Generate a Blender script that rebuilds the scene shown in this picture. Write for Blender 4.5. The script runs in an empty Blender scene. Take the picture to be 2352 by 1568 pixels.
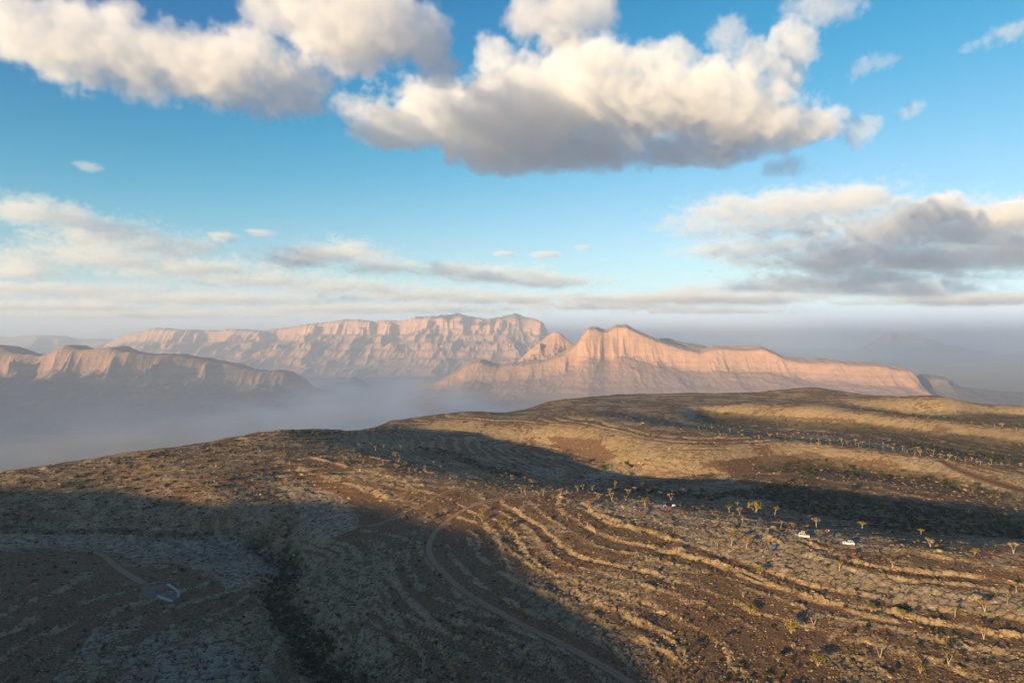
import bpy, bmesh, math, random
import numpy as np
from mathutils import Vector, Matrix

S = bpy.context.scene
COL = S.collection
# ------------------------------------------------------------------ camera
CAMZ = 100.0                      # a drone hovering about 95 m over the plateau
cam = bpy.data.objects.new('camera', bpy.data.cameras.new('camera'))
COL.objects.link(cam)
cam.location = (0, 0, CAMZ)
cam.rotation_euler = (math.radians(90), 0, 0)
cam.data.lens = 24.0
cam.data.sensor_width = 36.0
cam.data.clip_start = 1.0
cam.data.clip_end = 200000.0
S.camera = cam

# ------------------------------------------------------------------ sun + sky + exposure
SUN_EL = math.radians(6.5)
SUN_AZ = math.radians(40.0)       # the light travels 40 deg to the right of straight ahead
LDIR = Vector((math.sin(SUN_AZ) * math.cos(SUN_EL), math.cos(SUN_AZ) * math.cos(SUN_EL), -math.sin(SUN_EL)))
sun = bpy.data.objects.new('sun', bpy.data.lights.new('sun', 'SUN'))
COL.objects.link(sun)
sun.data.energy = 5.0
sun.data.angle = math.radians(0.5)
sun.data.color = (1.0, 0.70, 0.37)
sun.rotation_euler = LDIR.to_track_quat('-Z', 'Y').to_euler()

world = bpy.data.worlds.new('World')
S.world = world
world.use_nodes = True
wt = world.node_tree
wt.nodes.clear()
w_out = wt.nodes.new('ShaderNodeOutputWorld')
w_bg = wt.nodes.new('ShaderNodeBackground')
w_sky = wt.nodes.new('ShaderNodeTexSky')
w_sky.sky_type = 'NISHITA'
w_sky.sun_disc = False
w_sky.sun_elevation = SUN_EL
w_sky.sun_rotation = math.pi + SUN_AZ
w_sky.altitude = 1500
w_sky.air_density = 1.0
w_sky.dust_density = 0.4
w_sky.ozone_density = 2.5
w_bg.inputs['Strength'].default_value = 0.117
# deepen the blue of the clear sky: each channel falls off faster where it is weak (same curve in every direction)
w_sep = wt.nodes.new('ShaderNodeSeparateColor'); w_com = wt.nodes.new('ShaderNodeCombineColor')
wt.links.new(w_sky.outputs[0], w_sep.inputs[0])
def w_math(op, a, b):
    n = wt.nodes.new('ShaderNodeMath'); n.operation = op
    for i, v in enumerate((a, b)):
        if isinstance(v, bpy.types.NodeSocket): wt.links.new(v, n.inputs[i])
        else: n.inputs[i].default_value = v
    return n.outputs[0]
for ch, (pw, kk, gain) in enumerate(((4.5, .32, 1.0), (3.0, .27, .875), (2.0, .12, .76))):
    v = w_math('MINIMUM', w_math('MULTIPLY', w_sep.outputs[ch], .30), 1.6)      # .30 = display scale of this sky at exposure 1
    p = w_math('POWER', v, pw)
    f = w_math('DIVIDE', p, w_math('ADD', p, kk ** pw))
    res = w_math('MULTIPLY', w_math('MULTIPLY', w_math('MULTIPLY', v, f), gain), 1 / .30)
    if ch == 2: res = w_math('MAXIMUM', res, w_math('MULTIPLY', w_prev, 1.04))       # no green cast low in the sky
    w_prev = res
    wt.links.new(res, w_com.inputs[ch])
wt.links.new(w_com.outputs[0], w_bg.inputs['Color'])
wt.links.new(w_bg.outputs[0], w_out.inputs['Surface'])

S.view_settings.view_transform = 'Standard'
S.view_settings.look = 'None'
S.view_settings.gamma = 1.0
S.view_settings.use_curve_mapping = False
S.view_settings.exposure = 1.43

S.render.engine = 'CYCLES'
S.cycles.use_denoising = True
S.cycles.max_bounces = 8
S.cycles.diffuse_bounces = 3
S.cycles.glossy_bounces = 2
S.cycles.volume_bounces = 5
S.cycles.transparent_max_bounces = 8
S.cycles.use_adaptive_sampling = True
S.cycles.adaptive_threshold = 0.012
# ------------------------------------------------------------------ helpers
FPX = 1568.0                      # focal length in reference pixels (2352 wide)
def ray(px, py):
    """direction through a pixel of the 2352x1568 reference, forward component 1"""
    return ((px - 1176.0) / FPX, 1.0, (784.0 - py) / FPX)
def at(px, py, Y):
    d = ray(px, py)
    return Vector((d[0] * Y, Y, CAMZ + d[2] * Y))

class NT:
    """tiny node-tree writer"""
    def __init__(s, t): s.t = t
    def n(s, typ, **kw):
        nd = s.t.nodes.new(typ)
        for k, v in kw.items(): setattr(nd, k, v)
        return nd
    def put(s, sock, v):
        if v is None: return
        if isinstance(v, bpy.types.NodeSocket): s.t.links.new(v, sock)
        else: sock.default_value = v
    def m(s, op, a, b=None, c=None, clamp=False):
        nd = s.n('ShaderNodeMath', operation=op); nd.use_clamp = clamp
        s.put(nd.inputs[0], a); s.put(nd.inputs[1], b)
        if c is not None: s.put(nd.inputs[2], c)
        return nd.outputs[0]
    def vm(s, op, a, b=None):
        nd = s.n('ShaderNodeVectorMath', operation=op)
        s.put(nd.inputs[0], a)
        if b is not None: s.put(nd.inputs[1], b)
        return nd.outputs['Value'] if op in ('LENGTH', 'DOT_PRODUCT') else nd.outputs['Vector']
    def rng(s, v, a, b, c, d, smooth=True):
        nd = s.n('ShaderNodeMapRange'); nd.interpolation_type = 'SMOOTHSTEP' if smooth else 'LINEAR'
        for i, x in enumerate((v, a, b, c, d)): s.put(nd.inputs[i], x)
        return nd.outputs[0]
    def noise(s, vec, scale, detail=4, rough=.55, lac=2.0, dist=0.0):
        nd = s.n('ShaderNodeTexNoise')
        s.put(nd.inputs['Vector'], vec)
        nd.inputs['Scale'].default_value = scale; nd.inputs['Detail'].default_value = detail
        nd.inputs['Roughness'].default_value = rough; nd.inputs['Lacunarity'].default_value = lac
        nd.inputs['Distortion'].default_value = dist
        return nd.outputs[0]
    def mix(s, f, a, b, blend='MIX'):
        nd = s.n('ShaderNodeMix'); nd.data_type = 'RGBA'; nd.blend_type = blend
        s.put(nd.inputs[0], f)
        for k, v in ((6, a), (7, b)):
            if isinstance(v, tuple) and len(v) == 3: v = (*v, 1)
            s.put(nd.inputs[k], v)
        return nd.outputs[2]

# ------------------------------------------------------------------ clouds: real volumes, a few km off
def cloud_material(name, dens, aniso=0.0):
    m = bpy.data.materials.new(name); m.use_nodes = True
    t = m.node_tree; t.nodes.clear(); k = NT(t)
    out = k.n('ShaderNodeOutputMaterial'); pv = k.n('ShaderNodeVolumePrincipled')
    pv.inputs['Color'].default_value = (.94, .972, 1.0, 1)
    pv.inputs['Density'].default_value = dens
    pv.inputs['Anisotropy'].default_value = aniso
    t.links.new(pv.outputs[0], out.inputs['Volume'])
    return m

def k_col(k, v, sc):
    nd = k.n('ShaderNodeTexNoise'); k.put(nd.inputs['Vector'], v); nd.inputs['Scale'].default_value = sc; nd.inputs['Detail'].default_value = 2
    return nd.outputs['Color']

def cloud(blobs, base, mat, vox, nscale, amp, soft=.35, warp=0.0, seed=0.0, basesoft=60.0, stretch=(1, 1, 1), label='', group=None, name='cloud', pad=1.22, billow=.24, fray=1.3, bias=.08):
    """blobs: (centre, radii) in metres; a union of soft ellipsoids, eroded by fractal noise and cut flat at its base"""
    lo = np.min([[c[i] - r[i] * pad for i in range(3)] for c, r in blobs], 0)
    hi = np.max([[c[i] + r[i] * pad for i in range(3)] for c, r in blobs], 0)
    lo[2] = max(lo[2], base - basesoft * 1.5)
    g = bpy.data.node_groups.new(name, 'GeometryNodeTree')
    g.interface.new_socket('Geometry', in_out='INPUT', socket_type='NodeSocketGeometry')
    g.interface.new_socket('Geometry', in_out='OUTPUT', socket_type='NodeSocketGeometry')
    k = NT(g)
    pos = k.n('GeometryNodeInputPosition').outputs[0]
    sp = k.vm('ADD', k.vm('DIVIDE', pos, stretch), (seed * 1371.0, seed * 733.0, seed * 211.0))
    p = pos
    if warp:
        nd = k.n('ShaderNodeTexNoise'); k.put(nd.inputs['Vector'], sp)
        nd.inputs['Scale'].default_value = nscale * .6; nd.inputs['Detail'].default_value = 2
        p = k.vm('ADD', pos, k.vm('MULTIPLY', k.vm('SUBTRACT', nd.outputs['Color'], (.5, .5, .5)), (warp, warp, warp * .5)))
    f = None
    for c, r in blobs:
        d = k.m('SUBTRACT', 1.0, k.vm('LENGTH', k.vm('DIVIDE', k.vm('SUBTRACT', p, tuple(c)), tuple(r))))
        f = d if f is None else k.m('SMOOTH_MAX', f, d, .18)
    # erosion: large lobes, cauliflower heads (inverted cells) and fine fraying
    n1 = k.noise(sp, nscale, 3, .5)
    vd = k.n('ShaderNodeTexVoronoi'); vd.feature = 'F1'
    k.put(vd.inputs['Vector'], k.vm('ADD', sp, k.vm('MULTIPLY', k.vm('SUBTRACT', k_col(k, sp, nscale * 2.5), (.5, .5, .5)), (.35 / nscale, .35 / nscale, .35 / nscale))))
    vd.inputs['Scale'].default_value = nscale * 2.1
    try: vd.inputs['Detail'].default_value = 1.0; vd.inputs['Roughness'].default_value = .55
    except KeyError: pass
    n2 = k.noise(sp, nscale * 4.6, 6, .68)
    f = k.m('ADD', f, k.m('MULTIPLY', k.m('SUBTRACT', n1, .54), amp * 1.15))
    f = k.m('ADD', f, k.m('MULTIPLY', k.m('SUBTRACT', .42, vd.outputs['Distance']), amp * billow))
    f = k.m('ADD', f, k.m('MULTIPLY', k.m('SUBTRACT', n2, .5), amp * fray))
    f = k.m('ADD', f, bias)
    z = k.n('ShaderNodeSeparateXYZ'); k.put(z.inputs[0], pos)
    zb = k.m('ADD', z.outputs[2], k.m('MULTIPLY', k.m('SUBTRACT', n1, .5), basesoft * 2))
    dens = k.m('MULTIPLY', k.rng(f, 0.0, soft, 0.0, 1.0), k.rng(zb, base - basesoft, base + basesoft, 0.0, 1.0))
    global NVOX
    NVOX = globals().get('NVOX', 0) + int(np.prod((hi - lo) / vox))
    vc = k.n('GeometryNodeVolumeCube')
    k.put(vc.inputs['Density'], dens)
    vc.inputs['Min'].default_value = tuple(lo); vc.inputs['Max'].default_value = tuple(hi)
    for i, ax in enumerate('XYZ'):
        vc.inputs['Resolution ' + ax].default_value = max(4, int((hi[i] - lo[i]) / vox))
    sm = k.n('GeometryNodeSetMaterial'); sm.inputs['Material'].default_value = mat
    go = k.n('NodeGroupOutput')
    g.links.new(vc.outputs[0], sm.inputs['Geometry']); g.links.new(sm.outputs[0], go.inputs[0])
    vol = bpy.data.volumes.new(name); vol.materials.append(mat)
    o = bpy.data.objects.new(name, vol); COL.objects.link(o)
    md = o.modifiers.new('build', 'NODES'); md.node_group = g
    o['label'] = label; o['category'] = 'cloud'
    if group: o['group'] = group
    return o

def A(px, py, alt, rx, ry, rz):
    """the same, at the distance where that sight line reaches an altitude"""
    return B(px, py, (alt - CAMZ) * FPX / (784.0 - py), rx, ry, rz)
def B(px, py, Y, rx, ry, rz):
    """blob from its picture centre, distance, picture half width, depth half size (m), picture half height"""
    c = at(px, py, Y)
    return (tuple(c), (rx / FPX * Y, ry, rz / FPX * Y))
# ------------------------------------------------------------------ vectorised noise
_rng = np.random.RandomState(7)
_perm = np.tile(_rng.permutation(1024).astype(np.int32), 3)
_gang = _rng.rand(1024) * 2 * np.pi
_gx, _gy = np.cos(_gang), np.sin(_gang)
_rv = _rng.rand(1024, 3)

def perlin(x, y):
    xi = np.floor(x).astype(np.int64); yi = np.floor(y).astype(np.int64)
    xf = x - xi; yf = y - yi
    u = xf * xf * xf * (xf * (xf * 6 - 15) + 10); v = yf * yf * yf * (yf * (yf * 6 - 15) + 10)
    xi &= 1023; yi &= 1023
    def g(ix, iy, dx, dy):
        h = _perm[_perm[ix & 1023] + (iy & 1023)]
        return _gx[h] * dx + _gy[h] * dy
    a = g(xi, yi, xf, yf); b = g(xi + 1, yi, xf - 1, yf)
    c = g(xi, yi + 1, xf, yf - 1); d = g(xi + 1, yi + 1, xf - 1, yf - 1)
    return (a + u * (b - a) + v * (c + u * (d - c) - a - u * (b - a))) * 1.5

def fbm(x, y, octv=5, gain=.5, lac=2.03):
    s = np.zeros(np.broadcast(x, y).shape); a = 1.0; t = 0.0
    for i in range(octv):
        s += a * perlin(x + i * 17.3, y - i * 9.1); t += a
        x, y, a = x * lac, y * lac, a * gain
    return s / t

def ridged(x, y, octv=5, gain=.5, lac=2.07):
    s = np.zeros(np.broadcast(x, y).shape); a = 1.0; t = 0.0; w = 1.0
    for i in range(octv):
        n = 1 - np.abs(perlin(x + i * 31.7, y + i * 11.9)) * 1.6
        n = np.clip(n, 0, 1) ** 2 * w
        w = np.clip(n * 1.6, 0, 1)
        s += a * n; t += a
        x, y, a = x * lac, y * lac, a * gain
    return s / t

def worley(x, y, jit=.9):
    """distance to nearest and second nearest feature point, and a random value of the nearest cell"""
    xi = np.floor(x).astype(np.int64); yi = np.floor(y).astype(np.int64)
    f1 = np.full(x.shape, 9.0); f2 = np.full(x.shape, 9.0); idv = np.zeros(x.shape)
    for dx in (-1, 0, 1):
        for dy in (-1, 0, 1):
            h = _perm[_perm[(xi + dx) & 1023] + ((yi + dy) & 1023)]
            px = xi + dx + .5 + (_rv[h, 0] - .5) * jit; py = yi + dy + .5 + (_rv[h, 1] - .5) * jit
            d = np.hypot(px - x, py - y)
            near = d < f1
            f2 = np.where(near, f1, np.minimum(f2, d))
            idv = np.where(near, _rv[h, 2], idv)
            f1 = np.where(near, d, f1)
    return f1, f2, idv

def sstep(a, b, x):
    t = np.clip((x - a) / (b - a), 0, 1)
    return t * t * (3 - 2 * t)

def grid_mesh(name, P, attrs=None, smooth=True, wrap=False):
    """P: (rows, cols, 3) -> mesh of quads with optional float attributes of shape (rows, cols)"""
    R, Cn = P.shape[:2]
    me = bpy.data.meshes.new(name)
    idx = np.arange(R * Cn, dtype=np.int32).reshape(R, Cn)
    if wrap:
        nx = np.roll(idx, -1, axis=1)
        q = np.stack([idx[:-1], nx[:-1], nx[1:], idx[1:]], -1).reshape(-1, 4)
    else:
        q = np.stack([idx[:-1, :-1], idx[:-1, 1:], idx[1:, 1:], idx[1:, :-1]], -1).reshape(-1, 4)
    me.vertices.add(R * Cn); me.vertices.foreach_set('co', np.ascontiguousarray(P, dtype=np.float32).ravel())
    me.loops.add(q.size); me.loops.foreach_set('vertex_index', q.ravel())
    me.polygons.add(len(q)); me.polygons.foreach_set('loop_start', np.arange(0, q.size, 4, dtype=np.int32))
    me.polygons.foreach_set('use_smooth', np.full(len(q), smooth, dtype=bool))
    me.update(calc_edges=True)
    for k, v in (attrs or {}).items():
        a = me.attributes.new(k, 'FLOAT', 'POINT'); a.data.foreach_set('value', np.asarray(v, dtype=np.float32).ravel())
    return me
# ------------------------------------------------------------------ mountain ranges beyond the valley
def rock_face_material(name, c_light, c_dark, c_talus, strata=.012):
    m = bpy.data.materials.new(name); m.use_nodes = True
    t = m.node_tree; k = NT(t); b = t.nodes['Principled BSDF']
    b.inputs['Roughness'].default_value = .95; b.inputs['Specular IOR Level'].default_value = .1
    geo = k.n('ShaderNodeNewGeometry'); pos = geo.outputs['Position']
    sep = k.n('ShaderNodeSeparateXYZ'); k.put(sep.inputs[0], pos)
    wob = k.m('MULTIPLY', k.m('SUBTRACT', k.noise(pos, .0012, 3), .5), 90.0)
    z = k.m('ADD', sep.outputs[2], wob)
    zc = k.n('ShaderNodeCombineXYZ'); k.put(zc.inputs[2], z)
    band = k.noise(zc.outputs[0], strata, 5, .7)
    spot = k.noise(pos, .006, 6, .62)
    streak = k.noise(k.vm('MULTIPLY', pos, (1, 1, .12)), .02, 4, .6)
    f = k.m('ADD', k.m('MULTIPLY', band, .75), k.m('ADD', k.m('MULTIPLY', spot, .5), k.m('MULTIPLY', streak, .45)))
    col = k.mix(k.rng(f, .68, 1.05, 0, 1), c_dark, c_light)
    nz = k.n('ShaderNodeSeparateXYZ'); k.put(nz.inputs[0], geo.outputs['Normal'])
    flat = k.rng(k.m('ADD', nz.outputs[2], k.m('MULTIPLY', k.m('SUBTRACT', spot, .5), .35)), .66, .9, 0, 1)
    col = k.mix(flat, col, c_talus)
    k.put(b.inputs['Base Color'], col)
    bp = k.n('ShaderNodeBump'); bp.inputs['Strength'].default_value = .9; bp.inputs['Distance'].default_value = 14
    k.put(bp.inputs['Height'], k.m('ADD', k.noise(pos, .018, 6, .66), k.m('MULTIPLY', band, .9)))
    k.put(b.inputs['Normal'], bp.outputs[0])
    return m

M_ROCKF = rock_face_material('limestone_cliff', (.54, .315, .19), (.37, .22, .135), (.42, .255, .155))
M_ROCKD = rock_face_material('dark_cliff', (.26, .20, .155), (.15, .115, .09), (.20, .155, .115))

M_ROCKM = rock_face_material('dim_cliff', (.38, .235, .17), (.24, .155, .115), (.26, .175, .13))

def mountain(crest, Yof, zbase, width, mat, label, nu=500, nf=150, nb=40, cliff=.5, back=900.0, backrise=0.0, seed=0.0,
             gully=1.0, gscale=420.0, jag=10.0, wall=.1, name='mountain', terr=0.0, terra=.16, bslope=.25, fdir=(-.12, -1.0), edge=40):
    cx = np.array([c[0] for c in crest], float); cy = np.array([c[1] for c in crest], float)
    x = np.linspace(cx[0], cx[-1], nu); y = np.interp(x, cx, cy)
    ker = np.array([1, 2, 1.]) / 4
    y = np.convolve(np.pad(y, 1, 'edge'), ker, 'valid')
    Y = np.interp(x, [c[0] for c in Yof], [c[1] for c in Yof])
    X = (x - 1176) / FPX * Y; H = CAMZ + (784 - y) / FPX * Y
    s = np.concatenate([[0], np.cumsum(np.hypot(np.diff(X), np.diff(Y)))])
    d = np.concatenate([-np.linspace(1, 0, nb, endpoint=False) ** 1.4 * back, np.linspace(0, 1, nf) ** 1.25 * width])
    S2, D = np.meshgrid(s, d)                     # rows: back .. crest .. foot
    H2 = np.broadcast_to(H, S2.shape)
    fd = np.array(fdir) / np.hypot(*fdir)
    # buttresses and gullies: push the face in and out, more with height lost
    g = ridged(S2 / gscale + seed * 7, D / (gscale * 3.2) + seed, 5, .55) - .45
    g2 = ridged(S2 / (gscale * .28) + seed * 3, D / (gscale * .9) - seed, 4, .55) - .45
    w = sstep(0, .10 * width, D)
    De = np.clip(D - gully * (g * .34 + g2 * .07) * width * w, 0, None)
    f = np.clip(De / width, 0, 1)
    prof = np.where(f < wall, 1 - cliff * sstep(0, wall, f) ** .8, (1 - cliff) * (1 - np.clip((f - wall) / (1 - wall), 0, 1)) ** 1.35)
    Z = zbase + (H2 - zbase) * prof
    if terr:
        ph = Z / terr + .25 * fbm(S2 / 900, D / 900 + seed, 3)
        Z = Z + terr * terra * np.sin(2 * np.pi * ph) * w * sstep(0, .04, 1 - f)
    Z += fbm(S2 / 170 + seed, D / 170, 5, .55) * 20 * w * (1 - .5 * f)
    Z += fbm(S2 / 60 + seed, D * 0 + .3, 3) * jag * (1 - w) * np.exp(-np.abs(D) / 300)
    bk = D < 0
    bd = -D
    Zb = H2 + backrise * np.sin(np.clip(bd / (back * .8), 0, 1) * np.pi) - bslope * np.clip(bd - back * .25, 0, None) \
        + fbm(S2 / 260 + seed, D / 260, 5) * 30 * sstep(0, 200, bd)
    Z = np.where(bk, Zb + fbm(S2 / 60 + seed, D * 0 + .3, 3) * jag * np.exp(-bd / 300), Z)
    if edge:
        e = np.minimum(np.arange(nu), np.arange(nu)[::-1]) / edge
        Z = zbase + (Z - zbase) * np.clip(e, 0.0, 1) ** .5 if edge > 0 else Z
    P = np.stack([np.broadcast_to(X, S2.shape) + fd[0] * D, np.broadcast_to(Y, S2.shape) + fd[1] * D, Z], -1)
    P[0, :, 2] = zbase
    me = grid_mesh(name, P); me.materials.append(mat)
    o = bpy.data.objects.new(name, me); COL.objects.link(o)
    o['kind'] = 'structure'; o['label'] = label
    return o

def Z1(pts): return [(p[0] * .5, 658.6 + p[1] * .5) for p in pts]
def Z2(pts): return [(1176 + p[0] * .5, 658.6 + p[1] * .5) for p in pts]

mountain([(880, 935)] + Z1([(1880,480),(2000,445),(2100,390),(2150,360),(2200,345),(2260,365),(2290,370)]) + Z2([(0,360),(60,356),(150,345),(240,312),(300,266),(322,228),(355,195),(385,196),(420,210),(446,206),(480,186),(530,187),(560,204),(640,240),(700,262),(800,290),(870,304),(930,286),(1000,287),(1080,294),(1150,286),(1200,304),(1260,333),(1330,345),(1480,350),(1560,358),(1640,362),(1720,368),(1760,381),(1830,388),(1850,402),(1870,440),(1900,465),(1950,485),(1990,520)]),
         [(880, 6900), (1100, 7050), (1420, 7400), (1700, 7000), (2200, 5600)], -520, 1700, M_ROCKF,
         'sunlit pink cliff wall stepping down to the right', nu=1000, nf=210, cliff=.42, wall=.16, backrise=40, back=800, seed=.7, gully=.17, gscale=420, terr=46, jag=9, terra=.03)
mountain(Z2([(-60,420),(20,345),(70,300),(130,250),(165,222),(200,205),(225,217),(250,240),(290,268),(340,310),(420,400)]),
         [(1100, 8300), (1400, 8300)], -400, 1500, M_ROCKF, 'pale cone shaped peak left of the cliff wall', nu=220, nf=120, cliff=.25, wall=.12, back=900, bslope=.5, seed=2.2, gully=.6, gscale=330)
mountain(Z2([(600,250),(650,228),(680,238),(720,235),(790,255),(860,265),(930,283),(1010,330)]),
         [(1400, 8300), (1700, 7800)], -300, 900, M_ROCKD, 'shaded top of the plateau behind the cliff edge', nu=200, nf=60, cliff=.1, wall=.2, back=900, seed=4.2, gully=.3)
mountain(Z2([(1330,365),(1360,342),(1400,331),(1440,330),(1480,346),(1520,372)]),
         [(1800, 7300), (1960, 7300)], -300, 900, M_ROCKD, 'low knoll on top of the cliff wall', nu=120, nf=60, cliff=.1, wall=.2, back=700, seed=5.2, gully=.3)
mountain(Z1([(400,330),(470,280),(540,235),(600,214),(650,205),(720,190),(760,195),(900,200),(1000,201),(1080,195),(1200,205),(1260,195),(1340,185),(1400,172),(1460,168),(1530,160),(1580,150),(1640,152),(1700,160),(1780,155),(1850,158),(1900,140),(1980,135),(2060,130),(2100,122),(2150,135),(2240,150),(2280,140),(2330,132)]) + Z2([(0,126),(20,122),(40,135),(80,140),(130,160),(170,185),(182,206),(200,250),(230,330)]),
         [(200, 14300), (1000, 15000), (1300, 14600)], -500, 3600, M_ROCKF, 'long hazy mountain massif far behind the cliff wall', nu=900, nf=200, cliff=.30, wall=.16, back=2500, seed=1.4, gully=.6, gscale=820, jag=42, terr=150, terra=.08)
mountain(Z1([(-300,250),(-120,262),(0,275),(30,290),(70,305),(100,305),(140,310),(190,318),(240,300),(270,282),(305,267),(340,282),(400,290),(440,285),(490,275),(530,285),(560,297),(640,305),(720,312),(790,312),(860,325),(930,335),(980,345),(1050,355),(1120,375),(1200,388),(1250,383),(1300,390),(1340,415),(1370,440),(1400,465),(1440,480),(1520,500),(1600,560)]),
         [(-150, 5600), (300, 6000), (800, 7200)], -620, 1900, M_ROCKM, 'hazy ridge with sunlit cliffs along its top at left', nu=700, nf=200, cliff=.30, wall=.10, back=900, seed=3.1, gully=.42, gscale=400, jag=13, bslope=.4)
mountain(Z1([(1380,520),(1440,470),(1500,440),(1560,430),(1590,417),(1620,417),(1650,445),(1680,465),(1720,485),(1800,520)]),
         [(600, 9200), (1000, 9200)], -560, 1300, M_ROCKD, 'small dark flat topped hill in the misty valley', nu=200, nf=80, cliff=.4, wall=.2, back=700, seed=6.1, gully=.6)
mountain(Z1([(1640,500),(1700,470),(1760,455),(1860,450),(1940,450),(1970,460),(2060,500)]),
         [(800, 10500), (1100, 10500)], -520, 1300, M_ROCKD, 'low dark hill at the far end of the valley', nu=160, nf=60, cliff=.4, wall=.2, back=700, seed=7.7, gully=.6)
mountain(Z1([(-300,215),(-100,228),(0,235),(140,222),(220,225),(300,240),(430,240),(540,250),(700,270)]),
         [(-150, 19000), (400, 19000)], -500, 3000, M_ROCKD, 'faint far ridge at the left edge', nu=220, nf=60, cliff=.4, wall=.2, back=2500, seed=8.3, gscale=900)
mountain(Z2([(1780,440),(1840,402),(1900,402),(1970,412),(2000,420),(2050,458),(2100,466),(2200,475),(2300,486),(2420,498),(2600,520)]),
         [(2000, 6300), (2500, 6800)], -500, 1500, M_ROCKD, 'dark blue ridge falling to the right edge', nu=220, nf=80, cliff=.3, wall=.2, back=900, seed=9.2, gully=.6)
mountain(Z2([(1560,330),(1640,270),(1740,216),(1790,205),(1840,211),(1900,240),(1960,270),(2100,300),(2352,340),(2700,370)]),
         [(1950, 33000), (2600, 33000)], -500, 7000, M_ROCKF, 'very faint pink mountain far off at right', nu=260, nf=80, cliff=.3, wall=.2, back=3000, seed=10.2, gscale=1500, jag=30)

# an unseen range added up-sun of the misty valley to shade its floor
def added_shade_range():
    sA_, cA_ = math.sin(SUN_AZ), math.cos(SUN_AZ)
    ts = np.linspace(-16000, -4700, 160); ws = np.linspace(-2600, 2600, 60)
    T, Wd = np.meshgrid(ts, ws)
    crest = np.interp(ts, [-16000, -12500, -9500, -7000, -5800, -5200, -4700], [300, 560, 520, 545, 470, 120, -500])
    prof = np.exp(-(Wd / 1000.0) ** 2)
    Z = -560 + (crest[None] + 560) * prof + ridged(T / 900, Wd / 700, 5) * 160 * prof - 60 * prof
    S_ = -4200 + Wd
    P_ = np.stack([S_ * sA_ + T * cA_, S_ * cA_ - T * sA_, Z], -1)
    me = grid_mesh('mountain', P_); me.materials.append(M_ROCKF)
    o = bpy.data.objects.new('mountain', me); COL.objects.link(o)
    o['kind'] = 'structure'; o['label'] = 'unseen mountain range added up sun to shade the misty valley'
added_shade_range()
# ------------------------------------------------------------------ the air
def box_obj(name, lo, hi):
    me = bpy.data.meshes.new(name); bm = bmesh.new(); bmesh.ops.create_cube(bm, size=1); bm.to_mesh(me); bm.free()
    o = bpy.data.objects.new(name, me); COL.objects.link(o)
    lo, hi = Vector(lo), Vector(hi)
    o.location = (lo + hi) / 2; o.scale = hi - lo
    return o
hz = box_obj('haze', (-60000, -60000, -1200), (60000, 60000, 750))
hz['kind'] = 'stuff'; hz['label'] = 'pale blue air haze over valley and mountains'
hm = bpy.data.materials.new('haze_air'); hm.use_nodes = True
ht = hm.node_tree; ht.nodes.clear()
ho = ht.nodes.new('ShaderNodeOutputMaterial'); hv = ht.nodes.new('ShaderNodeVolumePrincipled')
hv.inputs['Color'].default_value = (.60, .76, .96, 1)
hv.inputs['Density'].default_value = 6.8e-5
hv.inputs['Anisotropy'].default_value = .12
ht.links.new(hv.outputs[0], ho.inputs['Volume'])
hz.data.materials.append(hm)

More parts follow.
